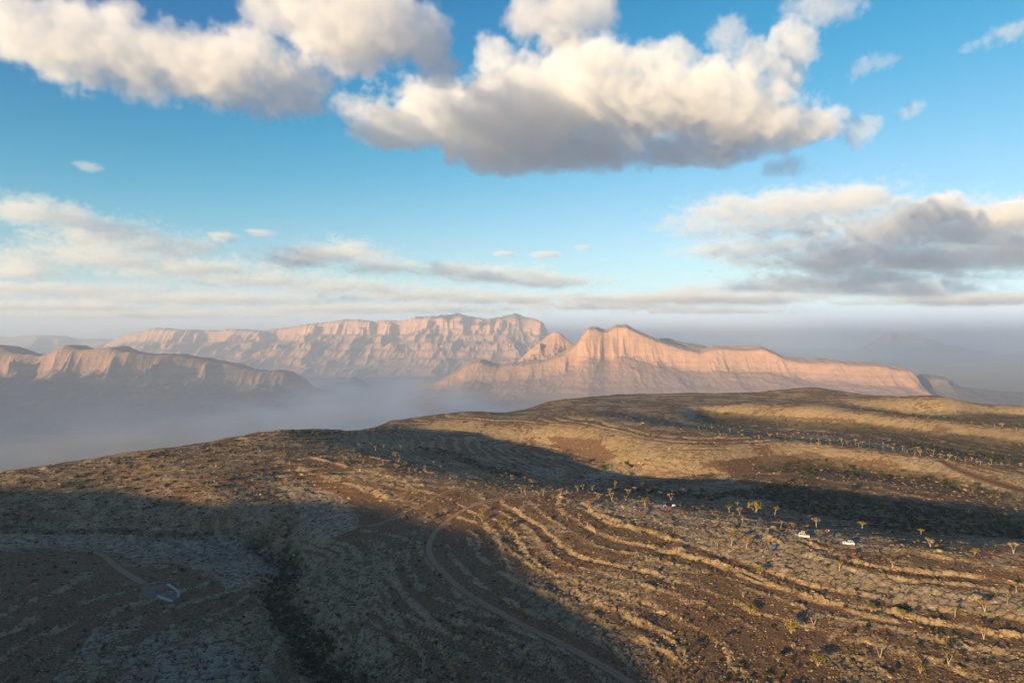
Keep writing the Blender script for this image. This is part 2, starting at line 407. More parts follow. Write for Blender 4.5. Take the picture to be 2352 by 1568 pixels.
# mist lying in the deep valley
def valley_fog():
    lo, hi = (-9000.0, 900.0, -640.0), (3200.0, 11000.0, -60.0); vox = 85.0
    g = bpy.data.node_groups.new('fog', 'GeometryNodeTree')
    g.interface.new_socket('Geometry', in_out='INPUT', socket_type='NodeSocketGeometry')
    g.interface.new_socket('Geometry', in_out='OUTPUT', socket_type='NodeSocketGeometry')
    k = NT(g)
    pos = k.n('GeometryNodeInputPosition').outputs[0]
    sp = k.vm('MULTIPLY', pos, (1, 1, 2.2))
    n1 = k.noise(sp, .0006, 3, .5); n2 = k.noise(sp, .0021, 4, .6, dist=.6)
    xyz = k.n('ShaderNodeSeparateXYZ'); k.put(xyz.inputs[0], pos)
    z = k.m('ADD', xyz.outputs[2], k.m('MULTIPLY', k.m('SUBTRACT', n1, .5), -380.0))
    z = k.m('ADD', z, k.m('MULTIPLY', k.m('SUBTRACT', n2, .5), -260.0))
    n3 = k.noise(k.vm('MULTIPLY', pos, (1, 1, 3.0)), .0016, 6, .62, dist=.8)
    wx = k.m('MULTIPLY', k.m('MULTIPLY', k.rng(xyz.outputs[0], -2600, -1400, 0, 1), k.rng(xyz.outputs[0], 300, -500, 0, 1)), k.m('MULTIPLY', k.rng(xyz.outputs[1], 3000, 4200, 0, 1), k.rng(xyz.outputs[1], 8500, 7200, 0, 1)))
    wisp = k.m('MULTIPLY', k.m('MULTIPLY', k.rng(n3, .47, .60, 0, 4.0), k.rng(k.m('ADD', xyz.outputs[2], k.m('MULTIPLY', k.m('SUBTRACT', n2, .5), -200.0)), -270.0, -400.0, 0, 1)), wx)
    deep = k.rng(z, -360.0, -600.0, 0.0, 1.0)
    thin = k.m('MULTIPLY', k.rng(z, 60.0, -450.0, 0.0, 1.0), .16)
    edge = k.m('MULTIPLY', k.m('MULTIPLY', k.rng(xyz.outputs[0], lo[0], lo[0] + 1500, 0, 1), k.rng(xyz.outputs[0], hi[0], hi[0] - 1200, 0, 1)), k.rng(xyz.outputs[1], hi[1], hi[1] - 1800, 0, 1))
    vc = k.n('GeometryNodeVolumeCube'); k.put(vc.inputs['Density'], k.m('MULTIPLY', k.m('ADD', k.m('ADD', deep, thin), wisp), edge))
    vc.inputs['Min'].default_value = lo; vc.inputs['Max'].default_value = hi
    for i, ax in enumerate('XYZ'): vc.inputs['Resolution ' + ax].default_value = int((hi[i] - lo[i]) / (vox if i < 2 else 30))
    m = cloud_material('valley_fog', 0.00062, .35); m.node_tree.nodes['Principled Volume'].inputs['Color'].default_value = (.64, .75, .90, 1)
    sm = k.n('GeometryNodeSetMaterial'); sm.inputs['Material'].default_value = m
    go = k.n('NodeGroupOutput'); g.links.new(vc.outputs[0], sm.inputs['Geometry']); g.links.new(sm.outputs[0], go.inputs[0])
    vol = bpy.data.volumes.new('fog'); vol.materials.append(m)
    o = bpy.data.objects.new('fog', vol); COL.objects.link(o)
    md = o.modifiers.new('build', 'NODES'); md.node_group = g
    o['kind'] = 'stuff'; o['label'] = 'blue grey mist lying in the deep valley at left'

# ------------------------------------------------------------------ the plateau: base heights
# reference tiles -> full-picture pixels
def R3(x, y): return (.3401 * x, 1034.9 + .3401 * y)
def R4(x, y): return (780.9 + .3401 * x, 1034.9 + .3401 * y)
def R5(x, y): return (1552.3 + .3401 * x, 1034.9 + .3401 * y)
def T1(x, y): return (.24 * x, 940.8 + .24 * y)
def T2(x, y): return (564.5 + .24 * x, 940.8 + .24 * y)
def T3(x, y): return (1081.9 + .24 * x, 884.4 + .24 * y)
def T4(x, y): return (1599.4 + .32 * x, 846.7 + .32 * y)
def conv(F, pts): return [F(*p) for p in pts]

SKYLINE = [  # px, py, horizontal distance of the crest
    (-250, 1120, 615), (-100, 1108, 600), (0, 1093, 596), (110, 1077, 595), (230, 1058, 602), (420, 1033, 614), (560, 1004, 653), (640, 991, 673), (700, 988, 690), (760, 990, 694), (800, 991, 702),
    (900, 968, 900), (1000, 955, 940), (1090, 945, 960), (1160, 950, 975), (1240, 930, 1150), (1300, 917, 1200), (1420, 907, 1300), (1600, 904, 1380), (1780, 899, 1440), (1860, 890, 1450), (1950, 897, 1440), (2050, 908, 1420), (2150, 912, 1400), (2260, 924, 1390), (2352, 928, 1390), (2550, 935, 1390)]
CTRL = [  # px, py, height below the camera
    (-150, 1568, 112), (0, 1568, 117), (200, 1568, 119), (400, 1568, 121), (620, 1568, 125), (780, 1568, 128), (0, 1400, 111), (200, 1400, 114.5), (400, 1400, 117), (560, 1420, 120), (690, 1450, 126),
    (650, 1330, 125), (620, 1260, 123), (540, 1220, 119), (560, 1310, 117), (400, 1290, 115), (200, 1290, 113), (0, 1290, 111), (760, 1300, 117), (850, 1420, 119), (960, 1568, 119),
    (300, 1222, 114), (100, 1222, 112), (-100, 1222, 110), (420, 1190, 109), (350, 1140, 101), (150, 1140, 99), (520, 1150, 102), (250, 1090, 95), (450, 1080, 94), (620, 1080, 96), (640, 1040, 91), (480, 1040, 90),
    (720, 1120, 100), (760, 1180, 106), (860, 1170, 107), (900, 1130, 104.5), (820, 1085, 99), (940, 1100, 102), (880, 1060, 100.5), (760, 1030, 94), (880, 1010, 99), (800, 1010, 93),
    (1000, 1270, 109.5), (1060, 1160, 104.5), (1180, 1420, 112.5), (1430, 1568, 112), (980, 1400, 114), (1150, 1568, 117), (900, 1240, 112), (1000, 1190, 107), (1060, 1110, 103),
    (1150, 1210, 104), (1300, 1340, 106.5), (1560, 1568, 108), (1250, 1150, 101), (1400, 1160, 99), (1550, 1175, 97), (1700, 1195, 95.3), (1900, 1240, 94), (2100, 1255, 93), (2352, 1270, 92), (2550, 1280, 91),
    (2000, 1300, 94.5), (2000, 1400, 101), (2352, 1400, 98.5), (1700, 1300, 100.5), (1900, 1568, 107), (2352, 1568, 104.5), (1700, 1450, 106), (2550, 1450, 99),
    (1300, 1120, 106), (1500, 1125, 108), (1700, 1150, 107.5), (1900, 1185, 106), (2150, 1215, 105), (2400, 1235, 103), (1100, 1060, 109), (1300, 1090, 111), (1500, 1095, 111), (1700, 1100, 110), (1950, 1130, 108), (2200, 1160, 106),
    (1000, 1035, 109), (1150, 1030, 110), (1250, 1040, 110), (960, 1000, 106), (1060, 985, 106), (1100, 965, 101), (1170, 985, 104.5),
    (1600, 1072, 109), (1500, 1068, 108.5), (1380, 1040, 107.5), (1280, 1002, 105), (1250, 962, 100), (1320, 955, 97.5), (1420, 985, 98), (1560, 1003, 98.5), (1500, 1035, 103.5), (1700, 1030, 101), (1850, 1042, 100.5), (2000, 1060, 100.5), (2150, 1085, 101), (2352, 1120, 102), (1800, 1070, 106), (2000, 1100, 106),
    (1400, 950, 103), (1600, 975, 111), (1800, 985, 112), (2000, 1010, 112), (2200, 1040, 110), (2400, 1060, 108), (1550, 950, 108),
    (1720, 948, 104), (1800, 958, 108), (1820, 934, 99), (1930, 942, 98), (2050, 960, 99), (2200, 980, 98.5), (2352, 1000, 97.5),
    (1980, 925, 107), (2100, 945, 110), (2250, 960, 111), (2400, 975, 110), (2150, 925, 108), (1500, 925, 106.5), (1650, 920, 107), (1300, 935, 103)]
CP = []
for px, py, dz in CTRL:
    Y = dz * FPX / (py - 784.0); CP.append(((px - 1176) / FPX * Y, Y, -dz))
for px, py, r in SKYLINE:
    th = math.atan((px - 1176) / FPX); Y = r * math.cos(th)
    CP.append((r * math.sin(th), Y, -(py - 784.0) / FPX * Y))
    for k_, dz_ in ((1.15, 9), (1.5, 30)):
        CP.append((r * k_ * math.sin(th), Y * k_, -(py - 784.0) / FPX * Y - dz_))
for x, y, z in [(0, 0, -116), (-200, 0, -114), (-450, 150, -104), (200, 0, -104), (500, 0, -96), (900, 0, -96), (1300, 300, -100), (0, -300, -108), (-500, -300, -100), (400, -400, -100), (-900, 0, -104), (-900, 500, -120), (-1500, -300, -130), (-600, -1000, -110), (600, -1000, -105), (1600, 800, -120), (1700, -200, -105), (1200, -900, -105), (0, -1600, -110), (-1600, -1500, -120), (1600, -1600, -110)]:
    CP.append((x, y, z))
CP = np.array(CP)

def _U(r2): return .5 * r2 * np.log(r2 + 1e-9)
_sc = 500.0
_p = CP[:, :2] / _sc
_n = len(_p)
_K = _U(((_p[:, None] - _p[None]) ** 2).sum(-1)) + np.eye(_n) * 1.5e-4
_A = np.zeros((_n + 3, _n + 3)); _A[:_n, :_n] = _K; _A[:_n, _n] = 1; _A[:_n, _n + 1:] = _p; _A[_n:, :_n] = _A[:_n, _n:].T
_w = np.linalg.solve(_A, np.concatenate([CP[:, 2], [0, 0, 0]]))

def tps(X, Y):
    x, y = X.ravel() / _sc, Y.ravel() / _sc
    o = _w[_n] + _w[_n + 1] * x + _w[_n + 2] * y
    for i in range(_n):
        o += _w[i] * _U((x - _p[i, 0]) ** 2 + (y - _p[i, 1]) ** 2)
    return o.reshape(X.shape)

# sun aligned lattice: s runs with the light, t to its right
DS = 6.0
LS = np.arange(-700, 2300, DS); LT = np.arange(-1500, 1300, DS)
GS, GT = np.meshgrid(LS, LT, indexing='ij')
sA, cA = math.sin(SUN_AZ), math.cos(SUN_AZ)
GX = GS * sA + GT * cA; GY = GS * cA - GT * sA
TANE = math.tan(SUN_EL)

def blur(a, n):
    k = np.exp(-.5 * (np.arange(-3 * n, 3 * n + 1) / n) ** 2); k /= k.sum()
    for ax in (0, 1):
        a = np.apply_along_axis(lambda v: np.convolve(np.pad(v, 3 * n, 'edge'), k, 'valid'), ax, a)
    return a

def poly_mask(polys, px, py):
    """even-odd test of points against closed polygons in reference pixels"""
    m = np.zeros(px.shape, bool)
    for pl in polys:
        ins = np.zeros(px.shape, bool); n = len(pl)
        for i in range(n):
            x1, y1 = pl[i]; x2, y2 = pl[(i + 1) % n]
            if y1 == y2: continue
            c = ((y1 > py) != (y2 > py)) & (px < (x2 - x1) * (py - y1) / (y2 - y1) + x1)
            ins ^= c
        m |= ins
    return m

def project(X, Y, Z):
    Yc = np.maximum(Y, 1.0)
    return 1176 + X / Yc * FPX, 784 - Z / Yc * FPX

# unseen hill behind and left of the drone, crest shaped to shade the near valley
def back_ridge(s, t):
    crest = np.interp(t, [-1100, -800, -640, -584, -520, -499, -440, -378, -300, -249, -205, -168, -130, -97, -66, -20, 60], [-70, -52, -46, -45, -44, -41.5, -43, -41, -39.5, -38.5, -41, -44.3, -47.5, -51, -66, -92, -112])
    w = np.exp(-((s + 330) / np.where(s > -330, 120.0, 220.0)) ** 2)
    return crest, w

H0 = tps(GX, GY)
H0 = np.clip(H0, -420, -40)
cr, wr = back_ridge(GS, GT)
H0 = H0 + np.maximum(cr - H0, 0) * wr

LIT = [conv(R4, [(1000, 480), (960, 380), (1150, 300), (1400, 270), (1600, 250), (1750, 280)]) + [(1500, 1160), (1600, 1175), (1700, 1190), (1760, 1205), (1850, 1217), (2000, 1238), (2090, 1247), (2230, 1250), (2500, 1262), (2700, 1568), (1575, 1568), (1500, 1505), (1420, 1445), (1340, 1385), (1290, 1335), (1220, 1292), (1165, 1240)],
       conv(T3, [(380, 340), (640, 310), (900, 262), (1200, 245), (1330, 300), (1500, 330), (1700, 370), (1950, 400), (2352, 450)]) + conv(T4, [(530, 500), (800, 520), (1050, 545), (1350, 575), (1700, 640), (1600, 640), (1350, 620), (1000, 595), (760, 595), (500, 610), (330, 640), (100, 670), (0, 680)]) + conv(T3, [(2130, 770), (1900, 785), (1650, 740), (1400, 700), (1280, 620), (1210, 520), (1080, 470), (780, 480), (420, 490), (180, 430), (150, 370)]),
       conv(T4, [(330, 300), (480, 275), (640, 255), (760, 243), (980, 262), (1050, 300), (1300, 325), (1600, 375), (2000, 420), (2500, 470), (2500, 515), (2200, 480), (1900, 452), (1600, 400), (1200, 368), (900, 362), (600, 340), (400, 322)]),
       conv(T2, [(-1100, 560), (0, 290), (420, 215), (520, 240), (900, 255), (960, 300), (1200, 330), (1100, 400), (1500, 480), (1700, 620), (1750, 720), (1500, 700), (1650, 830), (1250, 780), (1050, 740), (850, 700), (540, 690), (300, 720), (0, 740), (-350, 770), (-700, 800), (-1100, 760)]),
       conv(T2, [(890, 215), (1400, 105), (1900, 45), (2100, 10), (2300, 20), (2352, 60), (2600, 120), (2352, 200), (2000, 150), (2030, 120), (1600, 150), (1350, 210), (1100, 232)]),
       conv(T3, [(0, 290), (280, 280), (650, 260), (900, 230), (1200, 140), (1500, 90), (1900, 65), (2352, 65), (2352, 190), (2150, 210), (1900, 260), (1690, 270), (1600, 225), (1350, 215), (1100, 240), (940, 225), (600, 235), (300, 260)]),
       conv(T4, [(0, 165), (580, 150), (600, 210), (660, 245), (0, 265)]), conv(T4, [(640, 180), (760, 135), (890, 150), (1200, 200), (1000, 230), (650, 210)]),
       conv(T4, [(1400, 260), (1480, 210), (1700, 210), (1850, 270), (1800, 290), (1500, 285)])]
SHADE = [conv(R4, [(600, 500), (950, 500), (1000, 520), (1130, 600)]) + [(1210, 1300), (1280, 1345), (1330, 1390), (1410, 1455), (1490, 1515), (1555, 1568), (1480, 1640), (-100, 1640), (-100, 1125), (130, 1118), (260, 1112), (290, 1135), (420, 1142), (560, 1130), (680, 1128), (760, 1130), (900, 1160)],
         [(1350, 1125), (1500, 1140), (1700, 1168), (1850, 1200), (2100, 1235), (2400, 1245), (2400, 1180), (2200, 1150), (1900, 1110), (1750, 1080), (1600, 1085), (1450, 1078), (1350, 1045), (1270, 1010), (1100, 1002), (1000, 1000), (1000, 1060), (1150, 1100)],
         conv(T4, [(0, 280), (330, 320), (700, 360), (1100, 385), (1600, 430), (2000, 475), (2500, 540), (2500, 640), (1900, 600), (1400, 500), (900, 440), (500, 430), (250, 410), (0, 370)]),
         conv(T4, [(350, 690), (500, 640), (800, 620), (1200, 660), (1700, 720), (2352, 900), (2500, 1000), (1500, 800)]),
         conv(T2, [(520, 240), (960, 250), (1250, 320), (1600, 400), (2352, 560), (2600, 500), (2352, 260), (2000, 170), (1600, 165), (1350, 230), (900, 235)]),
         conv(T4, [(1050, 250), (1380, 280), (1700, 310), (1900, 300), (2000, 280), (2500, 300), (2500, 420), (1900, 370), (1400, 300)]),
         conv(T4, [(910, 150), (1250, 190), (1180, 205), (960, 185)])]

def shadow_height(H):
    hs = np.empty_like(H); cur = np.full(H.shape[1], -1e9)
    for i in range(H.shape[0]):
        hs[i] = cur
        cur = np.maximum(cur, H[i]) - TANE * DS
    return hs

OFF = np.zeros_like(H0)
_th = np.arctan2(GX, GY)
inner = np.hypot(GX, GY) < .86 * np.interp(_th, [math.atan((p[0] - 1176) / FPX) for p in SKYLINE], [p[2] for p in SKYLINE])
front = (GY > 120) & (np.abs(GX) < GY * .95) & (np.hypot(GX, GY) < 1500)
for it in range(40):
    H = H0 + OFF
    px, py = project(GX, GY, H)
    lit = poly_mask(LIT, px, py) & front; shd = poly_mask(SHADE, px, py) & front & ~lit
    hs = shadow_height(H)
    e = np.zeros_like(H)
    need = lit & (H < hs + .8) & inner
    e[need] = np.clip(hs - H + .8, 0, 6)[need] * .5
    too = shd & (H > hs - 1.2)
    e[too] = -np.clip(H - hs + 1.2, 0, 6)[too] * .5
    e = blur(e, 2) * 1.3
    OFF = np.clip(OFF + e, -20, 6)
    if it % 5 == 4: OFF = blur(OFF, 2)
HB = H0 + OFF
SHFRAC = (float((need.sum()) / max(lit.sum(), 1)), float(too.sum() / max(shd.sum(), 1)))

def base_h(X, Y):
    s = (X * sA + Y * cA - LS[0]) / DS; t = (X * cA - Y * sA - LT[0]) / DS
    s = np.clip(s, 0, len(LS) - 1.001); t = np.clip(t, 0, len(LT) - 1.001)
    i = s.astype(int); j = t.astype(int); u = s - i; v = t - j
    u = u * u * (3 - 2 * u) * .5 + u * .5; v = v * v * (3 - 2 * v) * .5 + v * .5
    return (HB[i, j] * (1 - u) * (1 - v) + HB[i + 1, j] * u * (1 - v) + HB[i, j + 1] * (1 - u) * v + HB[i + 1, j + 1] * u * v)

print('SHADE', SHFRAC)
# ------------------------------------------------------------------ the ground: one polar sheet, finest in front of the drone
TH_A = math.radians(43.0); DTH = .0018
th_f = np.arange(-TH_A, TH_A, DTH)
th_c = np.linspace(TH_A, 2 * np.pi - TH_A, 92, endpoint=False)[0:]
TH = np.concatenate([th_f, th_c])
r_rows = [20.0]
while r_rows[-1] < 140: r_rows.append(r_rows[-1] * 1.07)
while r_rows[-1] < 1700: r_rows.append(r_rows[-1] * (1 + .00245 if r_rows[-1] < 800 else 1 + .0031))
while r_rows[-1] < 70000: r_rows.append(r_rows[-1] * 1.035)
RR = np.array(r_rows)
R2, TH2 = np.meshgrid(RR, TH, indexing='ij')
X = R2 * np.sin(TH2); Y = R2 * np.cos(TH2)

# distance at which the plateau ends, by bearing
_sx = np.array([math.atan((p[0] - 1176) / FPX) for p in SKYLINE]); _sr = np.array([p[2] for p in SKYLINE], float)
def edge_r(th):
    th = (th + np.pi) % (2 * np.pi) - np.pi
    a = np.interp(th, np.concatenate([[-np.pi, -2.2, -1.5, -1.1], _sx, [1.0, 1.6, np.pi]]), np.concatenate([[2600, 2200, 1300, 640], _sr, [1500, 2200, 2600]]))
    return a
ER = edge_r(TH2)
B0 = base_h(X, Y)
far = R2 > 1650
B0 = np.where(far, np.maximum(B0, -130), B0)

def fade(wl, k=2.6):
    """1 where the sheet is fine enough to carry a wavelength, 0 where it is not"""
    sp = np.maximum(R2 * .0027, .2)
    return sstep(1.0, 2.2, wl / sp / k * 2)

px, py = project(X, Y, B0)
infront = (Y > 60)
def pm(polys): return (poly_mask(polys, px, py) & infront).astype(float)
def softmask(polys, n1=6.0, amp=9.0):
    wx = px + fbm(X / n1, Y / n1, 3) * amp; wy = py + fbm(X / n1 + 40, Y / n1, 3) * amp * .45
    return (poly_mask(polys, wx, wy) & infront).astype(float)

# --- where bare brown soil lies
SOIL = [conv(T2, [(540, 650), (700, 690), (900, 715), (1050, 740), (1180, 800), (1340, 870), (1370, 920), (1300, 1000), (1280, 1080), (1060, 1105), (1065, 985), (1020, 910), (940, 850), (860, 780), (640, 740)]),
        conv(T2, [(180, 480), (330, 555), (560, 610), (780, 680), (980, 725), (1020, 740), (700, 700), (520, 660), (380, 600), (200, 540)]),
        conv(T2, [(900, 640), (1250, 700), (1500, 760), (1700, 830), (1600, 850), (1420, 800), (1150, 740), (950, 690)]),
        conv(T2, [(870, 1190), (1080, 1110), (1450, 1060), (1640, 960), (1790, 900), (1640, 1080), (1400, 1170), (1200, 1230), (1000, 1290), (880, 1250)]),
        conv(T3, [(200, 1090), (600, 1060), (1050, 1030), (1350, 960), (1700, 920), (2300, 830), (2352, 930), (1900, 960), (1400, 990), (1150, 1060), (700, 1080), (300, 1130)]),
        conv(T3, [(700, 480), (1200, 520), (1400, 700), (1200, 720), (900, 700), (800, 560)]),
        conv(T4, [(20, 670), (300, 640), (700, 620), (1000, 700), (900, 800), (1000, 880), (700, 870), (400, 850), (200, 740)]),
        conv(T4, [(480, 330), (1200, 365), (1100, 385), (700, 365)]), conv(T4, [(630, 205), (930, 215), (950, 235), (700, 232)]),
        conv(R5, [(1550, 700), (1800, 740), (2100, 790), (2352, 850), (2352, 920), (2000, 830), (1650, 770)]),
        conv(R3, [(0, 690), (300, 665), (700, 705), (950, 890), (900, 1010), (730, 1080), (640, 1180), (520, 1330), (330, 1567), (0, 1567)]),
        conv(R3, [(960, 1050), (1340, 1060), (1380, 1150), (1150, 1210), (750, 1370), (700, 1390), (960, 1170)]),
        conv(R3, [(860, 800), (1250, 790), (1450, 870), (1200, 890), (980, 880)]),
        conv(R4, [(480, 600), (560, 740), (690, 890), (780, 990), (700, 1000), (560, 900), (470, 760)]), conv(R4, [(380, 700), (450, 880), (600, 1050), (760, 1180), (950, 1280), (900, 1340), (700, 1230), (520, 1100), (400, 910)]),
        conv(R4, [(240, 870), (330, 1010), (470, 1160), (640, 1290), (560, 1310), (400, 1190), (270, 1040)]), conv(R4, [(230, 1080), (400, 1260), (600, 1400), (900, 1500), (1100, 1600), (700, 1600), (400, 1420)]), conv(R4, [(900, 1330), (1200, 1430), (1500, 1600), (1250, 1600), (1000, 1440)]),
        conv(R4, [(660, 560), (800, 460), (880, 450), (860, 560), (900, 660), (1000, 800), (1150, 930), (1300, 1050), (1500, 1200), (1800, 1330), (2100, 1567), (1960, 1567), (1500, 1280), (1100, 1080), (900, 960), (730, 800), (640, 680)])]
PAVE = [conv(R3, [(480, 1385), (640, 1200), (960, 1145), (990, 1170), (720, 1330), (560, 1420)]),
        conv(R3, [(700, 1390), (1160, 1205), (1215, 1270), (860, 1450)]),
        conv(R3, [(830, 1567), (860, 1480), (1210, 1290), (1400, 1215), (1700, 1400), (1810, 1540), (1760, 1567)]),
        conv(R3, [(0, 560), (500, 555), (1150, 565), (1700, 620), (1790, 720), (1740, 860), (1600, 960), (1400, 860), (1230, 740), (1000, 760), (860, 690), (300, 640), (0, 660)]),
        conv(R5, [(800, 520), (1200, 540), (1500, 600), (1560, 660), (1300, 680), (900, 620), (760, 590)]),
        conv(R5, [(0, 400), (500, 430), (760, 560), (900, 680), (1400, 860), (2352, 1030), (2352, 1130), (1500, 1020), (800, 850), (300, 700), (0, 600)]),
        conv(R4, [(1450, 330), (2000, 330), (2351, 400), (2351, 560), (1900, 450), (1650, 380)]),
        conv(T2, [(300, 720), (600, 760), (860, 800), (1040, 960), (1000, 1120), (760, 1230), (560, 1180), (420, 900)]),
        conv(T4, [(1450, 640), (1750, 660), (2352, 870), (2352, 950), (1900, 780), (1500, 690)]),
        conv(T3, [(550, 760), (880, 780), (900, 870), (600, 870)]), conv(T3, [(1100, 850), (1400, 810), (1700, 850), (1300, 890), (1080, 900)])]
soil = .5 * softmask(SOIL) + .5 * softmask(SOIL, 16.0, 22.0); pave = .3 * softmask(PAVE, 9.0, 16.0) + .35 * softmask(PAVE, 18.0, 40.0) + .35 * softmask(PAVE, 40.0, 60.0)
nb = fbm(X / 55, Y / 55, 5) + .35 * fbm(X / 14, Y / 14, 3)
nb2 = fbm(X / 31 + 90, Y / 31, 5)

# --- tracks
def world_line(pts):
    out = []
    for a, b in pts:
        yy = 300.0
        for _ in range(30):
            zz = float(base_h(np.array([(a - 1176) / FPX * yy]), np.array([yy]))[0])
            yy = .5 * yy + .5 * np.clip(-zz * FPX / max(b - 784.0, 5), 120, 1600)
        out.append(((a - 1176) / FPX * yy, yy))
    o = np.array(out)
    # round the corners
    for _ in range(3):
        q = np.empty((2 * len(o) - 2, 2)); q[0::2] = o[:-1] * .75 + o[1:] * .25; q[1::2] = o[:-1] * .25 + o[1:] * .75
        o = np.concatenate([o[:1], q, o[-1:]])
    return o
def line_dist(line, maxd=30.0):
    d = np.full(X.shape, 999.0)
    lo = line.min(0) - maxd; hi = line.max(0) + maxd
    sel = (X > lo[0]) & (X < hi[0]) & (Y > lo[1]) & (Y < hi[1])
    xs, ys = X[sel], Y[sel]; dd = np.full(xs.shape, 999.0)
    for (ax, ay), (bx, by) in zip(line[:-1], line[1:]):
        l2 = (bx - ax) ** 2 + (by - ay) ** 2 + 1e-9
        t = np.clip(((xs - ax) * (bx - ax) + (ys - ay) * (by - ay)) / l2, 0, 1)
        dd = np.minimum(dd, np.hypot(xs - ax - t * (bx - ax), ys - ay - t * (by - ay)))
    d[sel] = dd
    return d
ROADS = [(conv(R4, [(2150, 1640), (1960, 1560), (1850, 1490), (1700, 1405), (1550, 1325), (1400, 1250), (1250, 1180), (1120, 1110), (1000, 1045), (900, 985), (800, 920), (700, 820), (620, 730), (595, 660), (615, 580), (670, 510), (760, 440), (880, 370), (1100, 320)]) + [(1230, 1137), (1330, 1124), (1420, 1118)], 1.45),
         (conv(R4, [(60, 425), (110, 440), (122, 475), (95, 503), (180, 505), (280, 490), (340, 450), (450, 400), (560, 365), (640, 310), (740, 262), (830, 255), (930, 265)]), .9),
         (conv(R3, [(500, 655), (620, 680), (700, 695), (780, 775), (860, 830), (960, 885)]), 1.7),
         (conv(R5, [(1300, 620), (1500, 625), (1900, 630), (2352, 660)]), 1.8),
         (conv(T4, [(1750, 655), (1850, 710), (2050, 780), (2352, 870), (2500, 920)]), 2.2),
         (conv(T3, [(1000, 900), (1300, 880), (1700, 860), (2000, 830)]), 1.3), (conv(T3, [(0, 1140), (200, 1080), (600, 1030)]), 1.2)]
ROADW = [(world_line(p), w) for p, w in ROADS]
RD = [(line_dist(l), w) for l, w in ROADW]
road = np.zeros(X.shape); rut = np.zeros(X.shape); rflat = np.zeros(X.shape)
for i, (d, w) in enumerate(RD):
    dn = d + .35 * fbm(X / 4, Y / 4, 3)
    a = 1 - sstep(w * .8, w * 1.25, dn)
    road = np.maximum(road, a * (1.0 if i in (0, 2) else .8 if i != 4 else -1))
    rut = np.maximum(rut, np.exp(-((dn - w * .55) / (w * .22)) ** 2) * a)
    rflat = np.maximum(rflat, 1 - sstep(w * 1.0, w * 2.2, d))
darktrack = 1 - sstep(.9, 1.8, RD[4][0] + .5 * fbm(X / 6, Y / 6, 3))

# --- the smoother left hillside
hillside = softmask([conv(T1, [(-800, 760), (0, 640), (1400, 420), (2352, 290)]) + conv(T2, [(400, 210), (1000, 240), (1100, 400), (500, 430), (250, 560), (300, 720), (500, 1000), (600, 1180), (300, 1250)]) + conv(T1, [(2352, 1230), (1500, 1130), (0, 1140), (-800, 1140)])], 22.0, 34.0)
# --- limestone beds: the slopes step along level lines
hl = 1.65
warp = 1.0 * fbm(X / 75 + 3, Y / 75, 3) + .34 * fbm(X / 17, Y / 17 + 5, 3) + .16 * fbm(X / 4.5, Y / 4.5, 3)
dip = .012 * (X * .6 - Y * .25)
ph = (B0 + warp + dip) / hl
lev = np.floor(ph); fr = ph - lev
rl = _rv[(lev.astype(int) * 37 + 500) & 1023, 0]; rl2 = _rv[(lev.astype(int) * 53 + 111) & 1023, 1]
wid = .07 + .10 * rl
g = np.where(fr < 1 - wid, .22 * fr / (1 - wid), .22 + .78 * sstep(0, 1, (fr - 1 + wid) / wid))
tz = (lev + g) * hl - warp - dip
gy, gx = np.gradient(B0, axis=0) / np.gradient(R2, axis=0), np.gradient(B0, axis=1) / np.maximum(R2 * np.gradient(TH2, axis=1), 1e-6)
slope = np.hypot(gx, gy)
tw = sstep(.018, .05, slope) * (1 - sstep(.28, .5, slope)) * (.45 + .55 * sstep(-.35, .25, fbm(X / 120 + 9, Y / 120, 3))) * np.where(R2 < 1650, 1, 0)
tw *= (1 - .8 * pave * (py > 1225)) * (1 - rflat) * (1 - .7 * hillside) * (.25 + .75 * sstep(.1, .75, _rv[(lev.astype(int) * 29 + 700) & 1023, 2]))
break_ = .12 + .88 * sstep(-.45, .2, fbm(X / 23 + 60, Y / 23, 3))        # ledges peter out here and there
riser = sstep(1 - wid - .06, 1 - wid + .02, fr) * (1 - sstep(.985, 1.0, fr) * .3) * tw * break_
lip = (sstep(1 - wid * 1.0, 1, fr) + (1 - sstep(0, .16, fr))) * tw * break_
Z = B0 + (tz - B0) * tw * (.35 + .65 * break_)

# --- how rocky each spot is
rock = np.clip(.40 + .50 * nb + .30 * nb2 + .30 * fbm(X / 4.2 + 9, Y / 4.2, 3) + .70 * lip + .5 * pave + .2 * sstep(.12, .3, slope), 0, 1)
rock = rock - .34 * tw * sstep(.12, .3, fr) * (1 - sstep(.62, .86, fr)) * sstep(-.3, .3, nb2 + .2)
rock = sstep(.12, .74, rock)
rock = rock * (1 - hillside) + hillside * np.clip(.48 + .35 * nb2 + .3 * fbm(X / 6, Y / 6, 3), .15, .8)
rock = np.clip(rock * (1 - .84 * soil * (1 - np.clip(riser, 0, 1))) , 0, 1)
rock = np.maximum(rock, np.clip(riser * 1.1, 0, 1) * (.55 + .45 * rl2))
rock = np.where(py > 1200, np.maximum(rock, pave * (.35 + .65 * sstep(-.3, .25, nb2 + .1 + .5 * fbm(X / 8, Y / 8, 3)))), rock)
rock *= (1 - rflat)
